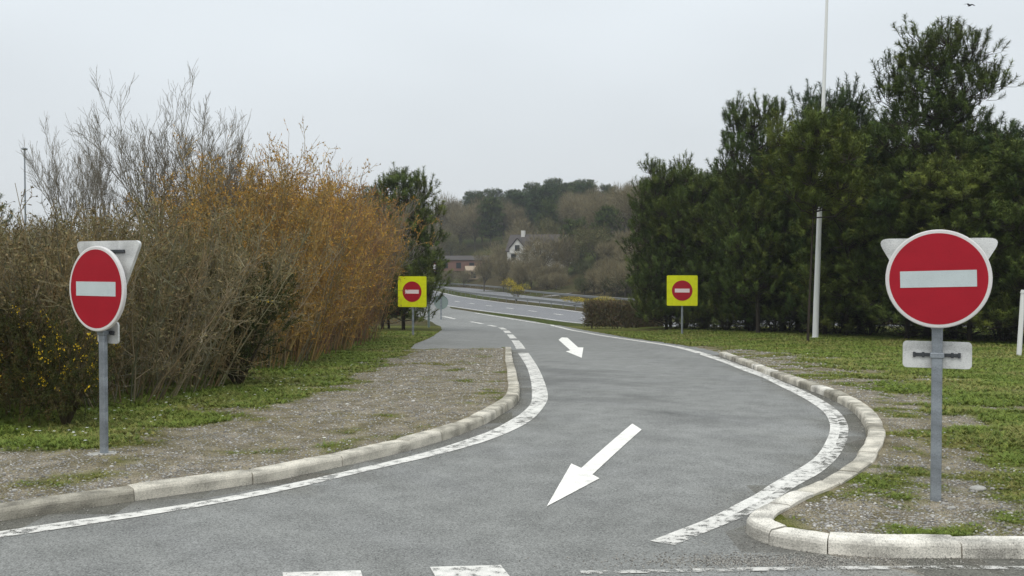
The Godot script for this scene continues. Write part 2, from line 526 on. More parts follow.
# ---------------------------------------------------------------- kerbs, stone by stone
func kerb(called: String, line: PackedVector2Array, label: String, pick: Callable, length: Callable) -> Node3D:
	var root := Node3D.new()
	root.name = numbered(called)
	add_child(root)
	root.set_meta("kind", "structure")
	root.set_meta("label", label)
	var fine := resample(line, int(line.size() * 2))
	var cum := PackedFloat32Array([0.0])
	for i in fine.size() - 1: cum.append(cum[i] + fine[i].distance_to(fine[i + 1]))
	var total := cum[cum.size() - 1]
	var sample := func(s: float) -> Array:
		var i := clampi(cum.bsearch(s) - 1, 0, fine.size() - 2)
		var t := clampf((s - cum[i]) / maxf(cum[i + 1] - cum[i], 1e-5), 0, 1)
		return [fine[i].lerp(fine[i + 1], t), left_normal(fine, i).lerp(left_normal(fine, i + 1), t).normalized()]
	var prof := [Vector2(0.0, -0.06), Vector2(0.006, 0.072), Vector2(0.014, 0.090), Vector2(0.030, 0.102), Vector2(0.172, 0.105), Vector2(0.186, 0.097), Vector2(0.19, -0.06)]
	var s := 0.0
	while s < total - 0.15:
		var mid: Array = sample.call(s + 0.3)
		var L: float = minf(length.call(mid[0]), total - s)
		var jut := rng.randf_range(-0.006, 0.006)
		var rise := rng.randf_range(-0.007, 0.006)
		var mb := MB.new()
		var secs := []
		var n := 5
		for k in n + 1:
			var ss := s + 0.004 + (L - 0.008) * k / n
			var q: Array = sample.call(ss)
			var row := []
			var chip := 0.006 if (k == 0 or k == n) else 0.0
			var sag := rng.randf_range(-0.004, 0.002)
			for pr in prof:
				var o: Vector2 = q[0] + q[1] * (pr.x + jut)
				var top := chip if pr.y > 0.0 else 0.0
				row.append(Vector3(o.x, grade(-o.y) + pr.y + rise - top + (sag if pr.y > 0.02 and pr.y < 0.095 else 0.0), o.y))
			secs.append(row)
		var center: Vector3 = (secs[0][3] + secs[n][3]) * 0.5 - Vector3(0, 0.2, 0)
		for k in n:
			for i in prof.size() - 1:
				var A: Vector3 = secs[k][i]
				mb._face(A, secs[k][i + 1], secs[k + 1][i + 1], secs[k + 1][i], (A + secs[k + 1][i + 1]) * 0.5 - center - (secs[n][0] - secs[0][0]) * ((k + 0.5) / n - 0.5), Color.WHITE)
		for e in [0, n]:
			for i in range(1, prof.size() - 1):
				mb._face3(secs[e][0], secs[e][i], secs[e][i + 1], (secs[0][0] - secs[n][0]) * (1.0 if e == 0 else -1.0), Color.WHITE)
		part("kerb_stone", mb.mesh(), M.kerb[pick.call(mid[0])], root)
		s += L
	return root

# ---------------------------------------------------------------- signs
func circle(r: float, n := 48) -> PackedVector2Array:
	var a := PackedVector2Array()
	for i in n: a.append(Vector2(cos(TAU * i / n), sin(TAU * i / n)) * r)
	return a

func round_poly(pts: Array, r: float) -> PackedVector2Array:
	var out := PackedVector2Array()
	var n := pts.size()
	for i in n:
		var p: Vector2 = pts[i]
		var a: Vector2 = (pts[(i + n - 1) % n] - p).normalized()
		var b: Vector2 = (pts[(i + 1) % n] - p).normalized()
		var half := acos(clampf(a.dot(b), -1, 1)) * 0.5
		var cut := r / tan(half)
		var s := p + a * cut
		var e := p + b * cut
		for k in 7:
			var t := k / 6.0
			out.append(s.lerp(p, t).lerp(p.lerp(e, t), t))
	return out

func rect(w: float, h: float, r := 0.0) -> PackedVector2Array:
	var pts := [Vector2(-w / 2, -h / 2), Vector2(w / 2, -h / 2), Vector2(w / 2, h / 2), Vector2(-w / 2, h / 2)]
	return round_poly(pts, r) if r > 0.0 else PackedVector2Array(pts)

func slab_mesh(poly: PackedVector2Array, z0: float, z1: float) -> ArrayMesh:
	var mb := MB.new()
	mb.slab(poly, z0, z1)
	return mb.mesh()

func disc_plate(r: float, depth: float) -> ArrayMesh:
	# dished pressed plate with a rolled rim
	var mb := MB.new()
	var prof := [Vector2(0, 0.0), Vector2(r * 0.965, 0.0), Vector2(r * 0.985, -0.001), Vector2(r, -0.006), Vector2(r, -depth), Vector2(r * 0.97, -depth), Vector2(r * 0.968, -0.008), Vector2(0, -0.008)]
	var n := 64
	for k in n:
		var a := TAU * k / n
		var b := TAU * (k + 1) / n
		for i in prof.size() - 1:
			var p: Vector2 = prof[i]
			var q: Vector2 = prof[i + 1]
			var A := Vector3(cos(a) * p.x, sin(a) * p.x, p.y)
			var B := Vector3(cos(b) * p.x, sin(b) * p.x, p.y)
			var C := Vector3(cos(b) * q.x, sin(b) * q.x, q.y)
			var D := Vector3(cos(a) * q.x, sin(a) * q.x, q.y)
			var t := q - p
			var m := Vector3(cos(a) * -t.y, sin(a) * -t.y, t.x)
			if p.x < 0.001: mb._face3(A, C, D, m, Color.WHITE)
			elif q.x < 0.001: mb._face3(A, B, C, m, Color.WHITE)
			else: mb._face(A, B, C, D, m, Color.WHITE)
	return mb.mesh()

func no_entry_sign(label: String, at: Vector3, turn: float, disc_y: float, r: float, roll: float, plate_y: float, plate_w: float, pad: bool, tri_up: float, side: float) -> void:
	var t := thing("no_entry_sign", label, "road sign", at, turn, "large no-entry signs at the mouth of the slip road")
	var mb := MB.new()
	mb.slab(rect(0.08, 0.045, 0.012), 0, 1)
	var post := MB.new()
	# rectangular galvanised tube standing on the ground, capped
	var prof := rect(0.078, 0.05, 0.014)
	for i in prof.size():
		var a := prof[i]; var b := prof[(i + 1) % prof.size()]
		post._face(Vector3(a.x, -0.3, a.y), Vector3(b.x, -0.3, b.y), Vector3(b.x, disc_y + r * 0.72, b.y), Vector3(a.x, disc_y + r * 0.72, a.y), Vector3((a + b).x, 0, (a + b).y), Color.WHITE)
		post.tri(Vector3(0, disc_y + r * 0.72, 0), Vector3(a.x, disc_y + r * 0.72, a.y), Vector3(b.x, disc_y + r * 0.72, b.y), Color.WHITE)
	part("post", post.mesh(), M.galv, t)
	var face := part("disc", disc_plate(r, 0.032), M.white_rim, t)
	face.position = Vector3(0, disc_y, 0.075)
	face.rotation.z = roll
	part("red_field", slab_mesh(circle(r * 0.925, 64), -0.001, 0.0015), M.red, face)
	part("white_bar", slab_mesh(rect(r * 1.43, r * 0.335), 0.0, 0.0035), M.bar, face)
	for y in [-0.22, 0.2]:
		var br := MB.new()
		br.box(Vector3(0, disc_y + y, 0.05), Vector3(0.46, 0.035, 0.03), Color.WHITE, Basis.IDENTITY, 0.004)
		br.box(Vector3(0, disc_y + y, 0.0), Vector3(0.10, 0.04, 0.068), Color.WHITE, Basis.IDENTITY, 0.004)
		part("bracket", br.mesh(), M.galv, t)
	# give-way triangle mounted the other way round: its plain back shows behind the disc
	var hgt := side * 0.866
	var topy := disc_y + tri_up
	var tri := round_poly([Vector2(-side / 2, 0), Vector2(0, -hgt), Vector2(side / 2, 0)], 0.055)
	var tp := part("triangle_plate", slab_mesh(tri, -0.03, 0.0), M.alu, t)
	tp.position = Vector3(0, topy, -0.055)
	tp.set_meta("label", "plain grey back of a triangular give-way plate")
	for y in [-0.1, -0.42]:
		var rl := MB.new()
		rl.box(Vector3(0, y, 0.008), Vector3(0.52 if y > -0.2 else 0.26, 0.03, 0.016), Color.WHITE, Basis.IDENTITY, 0.003)
		part("mounting_rail", rl.mesh(), M.dark_metal, tp)
	var lp := part("name_plate", slab_mesh(rect(plate_w, 0.205, 0.035), -0.02, 0.0), M.alu, t)
	lp.position = Vector3(0, plate_y, -0.05)
	lp.set_meta("label", "plain grey back of a small rectangular plate below the disc")
	var rl2 := MB.new()
	rl2.box(Vector3(0, 0, 0.008), Vector3(plate_w * 0.66, 0.026, 0.016), Color.WHITE, Basis.IDENTITY, 0.003)
	for x in [-0.33, -0.2, 0.22, 0.32]:
		rl2.box(Vector3(x * plate_w, 0, 0.012), Vector3(0.02, 0.04, 0.02), Color.WHITE, Basis.IDENTITY, 0.003)
	part("mounting_rail", rl2.mesh(), M.dark_metal, lp)
	var cl := MB.new()
	cl.box(Vector3(0, 0, 0.052), Vector3(0.1, 0.042, 0.062), Color.WHITE, Basis.IDENTITY, 0.006)
	part("clamp", cl.mesh(), M.galv, lp)
	if pad:
		var pd := MB.new()
		var ring := PackedVector2Array()
		for k in 14: ring.append(Vector2(cos(TAU * k / 14), sin(TAU * k / 14)) * rng.randf_range(0.13, 0.165))
		for k in 14:
			var a := ring[k]; var b := ring[(k + 1) % 14]
			pd._face3(Vector3(0, 0.02, 0), Vector3(a.x, 0.012, a.y), Vector3(b.x, 0.012, b.y), Vector3.UP, Color.WHITE)
			pd._face(Vector3(a.x, 0.012, a.y), Vector3(b.x, 0.012, b.y), Vector3(b.x * 1.1, -0.06, b.y * 1.1), Vector3(a.x * 1.1, -0.06, a.y * 1.1), Vector3(a.x, 0.3, a.y), Color.WHITE)
		part("concrete_footing", pd.mesh(), M.concrete, t)

func yellow_sign(label: String, at: Vector3, turn: float, size: float, center_y: float) -> void:
	var t := thing("yellow_panel_sign", label, "road sign", at, turn, "yellow no-entry panels further down the slip road")
	var pm := MB.new()
	pm.tube(Vector3(0, -0.3, 0), Vector3(0, center_y + size * 0.42, 0), 0.05, 0.05, 10, Color.WHITE, true)
	part("post", pm.mesh(), M.galv, t)
	var p := part("panel", slab_mesh(rect(size, size, 0.06), -0.03, 0.0), M.yellow, t)
	p.position = Vector3(0, center_y, 0.1)
	var d := part("disc", slab_mesh(circle(size * 0.335, 48), 0.0005, 0.006), M.red, t)
	d.position = Vector3(0, center_y, 0.1)
	part("white_bar", slab_mesh(rect(size * 0.48, size * 0.125), 0.006, 0.01), M.pink_bar, d)
	var br := MB.new()
	for y in [-0.3, 0.3]:
		br.box(Vector3(0, center_y + y, 0.04), Vector3(size * 0.8, 0.05, 0.06))
	part("bracket", br.mesh(), M.galv, t)

# ---------------------------------------------------------------- plants
func jit(col: Color, amt: float) -> Color:
	var k := 1.0 + rng.randf_range(-amt, amt)
	var w := rng.randf_range(-amt, amt) * 0.35
	return Color(col.r * k * (1 + w), col.g * k, col.b * k * (1 - w))

func rnd_dir() -> Vector3:
	var z := rng.randf_range(-1, 1)
	var a := rng.randf() * TAU
	var s := sqrt(1 - z * z)
	return Vector3(cos(a) * s, z, sin(a) * s)

# a bendy twig of several pieces; returns the points
func twig(mb: MB, p: Vector3, dir: Vector3, L: float, r0: float, r1: float, segs: int, bend: float, lift: float, col: Color, sides := 3) -> Array:
	var pts := [p]
	var d := dir.normalized()
	for k in segs:
		d = (d + rnd_dir() * bend + Vector3.UP * lift).normalized()
		var q: Vector3 = pts[k] + d * (L / segs)
		mb.tube(pts[k], q, lerpf(r0, r1, float(k) / segs), lerpf(r0, r1, float(k + 1) / segs), sides, col)
		pts.append(q)
	return pts

func leaf(mb: MB, p: Vector3, d: Vector3, L: float, w: float, col: Color) -> void:
	var s := d.cross(rnd_dir()).normalized() * w * 0.5
	mb.tri(p - s, p + d * L, p + s, col)

# upright many-stemmed shrub of bare twigs with buds or catkins
func shrub_mesh(sd: int, H: float, R: float, stems: int, wood: Array, bud: Array, buds: int, lean: float) -> Array:
	rng.seed = sd
	var wd := MB.new()
	var bd := MB.new()
	for s in stems:
		var a := rng.randf() * TAU
		var rr := sqrt(rng.randf())
		var base := Vector3(cos(a), 0, sin(a)) * rr * R * 0.55
		base.y = -0.05
		var dir := Vector3(cos(a) * lean * rr, 1, sin(a) * lean * rr) + rnd_dir() * 0.16
		var L := H * rng.randf_range(0.72, 1.06) * (1.0 - 0.12 * rr)
		var col := jit(wood[rng.randi() % wood.size()], 0.42)
		var pts := twig(wd, base, dir, L, 0.012, 0.004, 5, 0.17, 0.05, col)
		var nt := 13
		for k in nt:
			var u := rng.randf_range(0.12, 1.0)
			var seg := mini(int(u * 5), 4)
			var o: Vector3 = pts[seg].lerp(pts[seg + 1], u * 5 - seg)
			var ax: Vector3 = (pts[seg + 1] - pts[seg]).normalized()
			var side := (rnd_dir() * 0.9 + ax * 0.75).normalized()
			var tc := jit(col.lerp(wood[rng.randi() % wood.size()], 0.5), 0.25)
			var tl := rng.randf_range(0.28, 0.75) * (H / 3.2) * (1.1 - u * 0.5)
			var tp := twig(wd, o, side, tl, 0.0054, 0.0026, 2, 0.3, 0.2, tc)
			for m in 5:
				var w := rng.randf_range(0.2, 1.0)
				var sg := mini(int(w * 2), 1)
				var oo: Vector3 = tp[sg].lerp(tp[sg + 1], w * 2 - sg)
				var dd := (side * 0.7 + rnd_dir() * 0.9 + Vector3.UP * 0.35).normalized()
				var tl2 := tl * rng.randf_range(0.25, 0.55)
				wd.tube(oo, oo + dd * tl2, 0.0035, 0.0018, 3, jit(tc, 0.2))
				for b in buds:
					var bp := oo + dd * tl2 * rng.randf_range(0.2, 1.0)
					leaf(bd, bp, (dd + rnd_dir() * 0.8).normalized(), rng.randf_range(0.025, 0.06), rng.randf_range(0.015, 0.03), jit(bud[rng.randi() % bud.size()], 0.3))
	return [wd.mesh(), bd.mesh() if bd.v.size() > 0 else null]

# dense evergreen spiny bush (gorse), with yellow flowers if wanted
func gorse_mesh(sd: int, H: float, R: float, cols: Array, flowers: int, fcol: Color, spray := 620) -> Array:
	rng.seed = sd
	var g := MB.new()
	var f := MB.new()
	for k in 10:
		var a := rng.randf() * TAU
		twig(g, Vector3(0, -0.05, 0), Vector3(cos(a) * 0.5, 1, sin(a) * 0.5), H * 0.8, 0.025, 0.008, 4, 0.15, 0.0, Color(0.06, 0.05, 0.03))
	var lobes := []
	for k in 9:
		var a := rng.randf() * TAU
		var q := sqrt(rng.randf())
		lobes.append([Vector3(cos(a) * R * 0.6 * q, H * rng.randf_range(0.28, 0.72), sin(a) * R * 0.6 * q), rng.randf_range(0.35, 0.55)])
	for k in spray:
		var lb: Array = lobes[rng.randi() % lobes.size()]
		var d := rnd_dir()
		var rad: float = lb[1]
		var p: Vector3 = lb[0] + Vector3(d.x * R * rad, d.y * H * rad * 0.62, d.z * R * rad) * pow(rng.randf(), 0.4)
		if p.y < 0.05: p.y = rng.randf_range(0.02, 0.3)
		var ax := (d + Vector3.UP * 0.7 + rnd_dir() * 0.5).normalized()
		var col := jit(cols[rng.randi() % cols.size()], 0.3)
		var L := rng.randf_range(0.12, 0.26)
		g.tube(p, p + ax * L, 0.005, 0.002, 3, Color(0.07, 0.07, 0.03))
		for m in 22:
			var o := p + ax * L * rng.randf_range(0.0, 1.0)
			leaf(g, o, (ax * 0.6 + rnd_dir()).normalized(), rng.randf_range(0.035, 0.08), 0.011, jit(col, 0.25))
	for k in flowers:
		var lb: Array = lobes[rng.randi() % lobes.size()]
		var d := rnd_dir()
		d.y = absf(d.y) * 0.8
		var p: Vector3 = lb[0] + Vector3(d.x * R * lb[1], d.y * H * lb[1] * 0.62, d.z * R * lb[1]) * rng.randf_range(0.9, 1.15)
		for m in 9:
			leaf(f, p + rnd_dir() * 0.05, rnd_dir(), rng.randf_range(0.015, 0.03), 0.02, jit(fcol, 0.25))
	return [g.mesh(), f.mesh() if f.v.size() > 0 else null]

# pine: trunk, limbs, and cushions of upright bottle-brush shoots of needles
func pine_mesh(sd: int, H: float, base: float, R: float, cols: Array, lobes: int, needles := 58) -> Array:
	rng.seed = sd
	var w := MB.new()
	var g := MB.new()
	var tc := Color(0.055, 0.045, 0.036)
	var lean := Vector3(rng.randf_range(-0.03, 0.03), 0, rng.randf_range(-0.03, 0.03))
	var seg := 8
	for k in seg:
		var y0 := H * 0.93 * k / seg
		var y1 := H * 0.93 * (k + 1) / seg
		w.tube(lean * y0 + Vector3(0, y0 - (0.2 if k == 0 else 0.0), 0), lean * y1 + Vector3(0, y1, 0), (H * 0.0125 if base < 4.0 else 0.05) * (1 - 0.88 * k / seg), (H * 0.0125 if base < 4.0 else 0.05) * (1 - 0.88 * (k + 1) / seg), 8, jit(tc, 0.15))
	for k in lobes:
		var t := (k + rng.randf()) / lobes
		var y := lerpf(base, H * 0.955, t)
		var prof := pow(sin(PI * (0.14 + 0.72 * t)), 0.6)
		var a := k * 2.399 + rng.randf_range(-0.5, 0.5)
		var rad := R * prof * sqrt(rng.randf_range(0.06, 0.75))
		var lr := R * rng.randf_range(0.26, 0.38)
		var c := lean * y + Vector3(cos(a) * rad, y + rng.randf_range(-0.2, 0.2), sin(a) * rad)
		var root := lean * y + Vector3(0, maxf(y - rad * 0.45, base * 0.8), 0)
		var elbow := root.lerp(c, 0.55) - Vector3(0, rad * 0.1, 0) + rnd_dir() * 0.1
		w.tube(root, elbow, 0.035 * H / 10.0, 0.025 * H / 10.0, 5, jit(tc, 0.2))
		w.tube(elbow, c, 0.025 * H / 10.0, 0.012, 5, jit(tc, 0.2))
		var lc := jit(cols[rng.randi() % cols.size()], 0.16)
		var nb := int(13 + lr * 15.0)
		for b in nb:
			var d := rnd_dir()
			if d.y < -0.45: d.y = -d.y
			var o := c + Vector3(d.x * lr, d.y * lr * 0.75, d.z * lr) * rng.randf_range(0.45, 1.0)
			var ax := (d * 0.55 + Vector3.UP * rng.randf_range(0.5, 1.2) + rnd_dir() * 0.3).normalized()
			var L := rng.randf_range(0.3, 0.62) * (1.25 if d.y > 0.75 else 1.0)
			w.tube(c.lerp(o, 0.3), o, 0.012, 0.008, 3, tc)
			w.tube(o, o + ax * L, 0.009, 0.004, 3, tc)
			brush(g, o, ax, L, 0.20, int(needles * L / 0.42), jit(lc, 0.16))
	return [w.mesh(), g.mesh()]

func brush(g: MB, o: Vector3, ax: Vector3, L: float, nl: float, n: int, col: Color) -> void:
	var s := ax.cross(Vector3.RIGHT if absf(ax.x) < 0.8 else Vector3.UP).normalized()
	var t := ax.cross(s)
	for m in n:
		var a := rng.randf() * TAU
		var r := s * cos(a) + t * sin(a)
		var p := o + ax * L * rng.randf_range(0.1, 1.0)
		var dir := (r + ax * rng.randf_range(0.25, 0.95)).normalized()
		var wd := (r.cross(ax) + rnd_dir() * 0.5).normalized() * 0.012
		g.tri(p - wd, p + dir * nl * rng.randf_range(0.7, 1.2), p + wd, jit(col, 0.18))

# leafless broad tree
func bare_tree_mesh(sd: int, H: float, spread: float, col: Color, thick: float, fine: float, levels := 4, trunks := 1) -> Array:
	rng.seed = sd
	var w := MB.new()
	var tw := MB.new()
	for k in trunks:
		var a := TAU * (k + rng.randf() * 0.5) / trunks
		var dir := Vector3(cos(a) * 0.24, 1, sin(a) * 0.24).normalized()
		limb(w, tw, Vector3(0, -0.2, 0) + Vector3(cos(a), 0, sin(a)) * 0.15, dir, H * 0.56 * rng.randf_range(0.8, 1.0), thick, levels, spread, col, fine)
	return [w.mesh(), tw.mesh()]

func limb(w: MB, tw: MB, p: Vector3, dir: Vector3, L: float, r: float, level: int, spread: float, col: Color, fine: float) -> void:
	var segs := 4 if level > 2 else 3
	var pts := [p]
	var d := dir
	var tgt := tw if level <= 1 else w
	for k in segs:
		d = (d + rnd_dir() * (0.12 if level > 2 else 0.2) + Vector3.UP * 0.085).normalized()
		pts.append(pts[k] + d * (L / segs))
		tgt.tube(pts[k], pts[k + 1], maxf(r * (1 - 0.6 * k / segs), fine), maxf(r * (1 - 0.6 * (k + 1) / segs), fine * 0.7), 6 if level > 3 else (4 if level > 1 else 3), jit(col, 0.12))
	if level <= 0: return
	var nb: int = [0, 5, 5, 6, 9][level]
	for b in nb:
		var u := 1.0 if b == 0 else rng.randf_range(0.36 if level == 4 else 0.2, 1.0)
		var k := mini(int(u * segs), segs - 1)
		var o: Vector3 = pts[k].lerp(pts[k + 1], u * segs - k)
		var ax: Vector3 = (pts[k + 1] - pts[k]).normalized()
		var side := ax.cross(rnd_dir()).normalized()
		var nd := (ax + side * spread * (1.0 if level > 2 else 1.25) * rng.randf_range(0.6, 1.2)).normalized()
		limb(w, tw, o, nd, L * rng.randf_range(0.38, 0.62), r * 0.42, level - 1, spread, col, fine)

# far leafless tree: a few limbs and a loose cloud of twigs
func far_tree_mesh(sd: int, H: float, R: float, cols: Array, n: int, leafy := 0.0) -> Array:
	rng.seed = sd
	var w := MB.new()
	var g := MB.new()
	twig(w, Vector3(0, -0.5, 0), Vector3.UP, H * 0.6, 0.16, 0.06, 4, 0.06, 0.0, Color(0.10, 0.085, 0.07), 5)
	var lobes := []
	for k in 11:
		var a := rng.randf() * TAU
		var q := sqrt(rng.randf())
		var c := Vector3(cos(a) * R * 0.62 * q, H * rng.randf_range(0.38, 0.86), sin(a) * R * 0.62 * q)
		lobes.append([c, R * rng.randf_range(0.3, 0.5)])
		w.tube(Vector3(0, H * rng.randf_range(0.15, 0.4), 0), c, 0.08, 0.03, 4, Color(0.10, 0.085, 0.07))
	for k in n:
		var lb: Array = lobes[rng.randi() % lobes.size()]
		var d := rnd_dir()
		var p: Vector3 = lb[0] + d * lb[1] * pow(rng.randf(), 0.45)
		var col := jit(cols[rng.randi() % cols.size()], 0.28)
		if rng.randf() < leafy:
			leaf(g, p, rnd_dir(), rng.randf_range(0.15, 0.32), 0.16, col)
		else:
			var ax := (d + Vector3.UP * 0.9 + rnd_dir() * 0.6).normalized()
			leaf(g, p, ax, rng.randf_range(0.5, 1.2), 0.055, col)
	return [w.mesh(), g.mesh()]

func plant(called: String, meshes: Array, wood_name: String, leaf_name: String, at: Vector3, turn: float, scl: Vector3, label: String, category: String, group := "") -> Node3D:
	var t := thing(called, label, category, at, turn, group)
	t.scale = scl
	part(wood_name, meshes[0], M.bark, t)
	if meshes[1] != null: part(leaf_name, meshes[1], M.leaf, t)
	return t

func on_land(x: float, z: float, lift := 0.0) -> Vector3:
	return Vector3(x, land(x, z) + lift, z)

func scatter(called: String, mesh: Mesh, mat: Material, xf: Array, cols: Array, label: String, category: String) -> void:
	var mm := MultiMesh.new()
	mm.transform_format = MultiMesh.TRANSFORM_3D
	mm.use_colors = true
	mm.mesh = mesh
	mm.instance_count = xf.size()
	for i in xf.size():
		mm.set_instance_transform(i, xf[i])
		mm.set_instance_color(i, cols[i])
	var o := MultiMeshInstance3D.new()
	o.name = numbered(called)
	o.multimesh = mm
	o.material_override = mat
	add_child(o)
	o.set_meta("kind", "stuff")
	o.set_meta("label", label)
	o.set_meta("category", category)

func guard_rail(label: String, line: PackedVector2Array, y0: float) -> void:
	var t := thing("guard_rail", label, "guard rail", Vector3.ZERO, 0.0, "steel guard rails along the main road")
	var beam := MB.new()
	var prof := [Vector2(0, 0.46), Vector2(0.04, 0.5), Vector2(0.04, 0.56), Vector2(0, 0.61), Vector2(0.04, 0.66), Vector2(0.04, 0.72), Vector2(0, 0.77)]
	for i in line.size() - 1:
		for s in [1.0, -1.0]:
			for k in prof.size() - 1:
				var P := []
				for e in [[i, k], [i + 1, k], [i + 1, k + 1], [i, k + 1]]:
					var nn := left_normal(line, e[0])
					var o: Vector2 = line[e[0]] + nn * s * (prof[e[1]].x + 0.004)
					P.append(Vector3(o.x, grade(-o.y) + prof[e[1]].y + y0, o.y))
				beam.quad(P[0], P[1], P[2], P[3])
	part("beam", beam.mesh(), M.rail, t)
	var posts := resample(line, int(line_length(line) / 4.0))
	var pm := MB.new()
	pm.box(Vector3(0, 0.28, 0), Vector3(0.08, 0.9, 0.08))
	var pmesh := pm.mesh()
	for p in posts:
		var o := part("post", pmesh, M.rail, t)
		o.position = Vector3(p.x, grade(-p.y) + y0, p.y)

func line_length(a: PackedVector2Array) -> float:
	var s := 0.0
	for i in a.size() - 1: s += a[i].distance_to(a[i + 1])
	return s

func _ready() -> void:
	rng.seed = 7
	noise.seed = 3
	noise.frequency = 0.02
	noise.fractal_octaves = 4
	noise2.seed = 8
	noise2.frequency = 0.02
	noise2.fractal_octaves = 3
	# ------------------------------------------------ camera, sky, sun
	var cam := Camera3D.new()
	cam.name = "camera"
	cam.fov = rad_to_deg(2.0 * atan(288.0 / 1000.0))
	cam.position = Vector3(0, 1.88, 0)
	cam.rotation.x = -atan(23.0 / 1000.0)
	cam.near = 0.1
	cam.far = 3000.0
	add_child(cam)
	cam.current = true
	var env := Environment.new()
	env.background_mode = Environment.BG_SKY
	var sky := Sky.new()
	var sm := PanoramaSkyMaterial.new()
	var sw := 512
	var sh := 256
	var im := Image.create(sw, sh, false, Image.FORMAT_RGBF)
	var cn := FastNoiseLite.new()
	cn.seed = 5
	cn.frequency = 1.1
	cn.fractal_octaves = 4
	for y in sh:
		for x in sw:
			var el := PI * 0.5 - PI * (y + 0.5) / sh
			var az := TAU * (x + 0.5) / sw
			var dir := Vector3(cos(el) * cos(az), sin(el), cos(el) * sin(az))
			var s := maxf(sin(el), 0.0)
			var cl := cn.get_noise_3d(dir.x * 1.2, dir.y * 3.5, dir.z * 1.2)
			var b := 0.675 + 0.68 * s + cl * 0.11
			var haze := exp(-s * 9.0)
			var c := Color(b * 0.915, b * 0.99, b * 1.05).lerp(Color(0.80, 0.815, 0.815), haze * 0.75)
			if el < 0.0: c = Color(0.3, 0.3, 0.28)
			im.set_pixel(x, y, c)
	sm.panorama = ImageTexture.create_from_image(im)
	sky.sky_material = sm
	env.sky = sky
	env.tonemap_mode = Environment.TONE_MAPPER_LINEAR
	env.tonemap_exposure = 1.0
	env.sdfgi_enabled = true
	env.ssao_enabled = true
	env.ssil_enabled = true
	env.fog_enabled = true
	env.fog_density = 0.0004
	env.fog_light_color = Color(0.86, 0.88, 0.90)
	var we := WorldEnvironment.new()
	we.environment = env
	add_child(we)
	var sun := DirectionalLight3D.new()
	sun.light_energy = 0.4
	sun.light_angular_distance = 40.0
	sun.light_color = Color(1.0, 0.98, 0.95)
	sun.shadow_enabled = true
	sun.rotation = Vector3(deg_to_rad(-58), deg_to_rad(-25), 0)
	add_child(sun)

	make_materials()
	build_setting()
	build_signs()
	build_left_hedge()
	build_right_wood()
	build_background()
	build_cover()

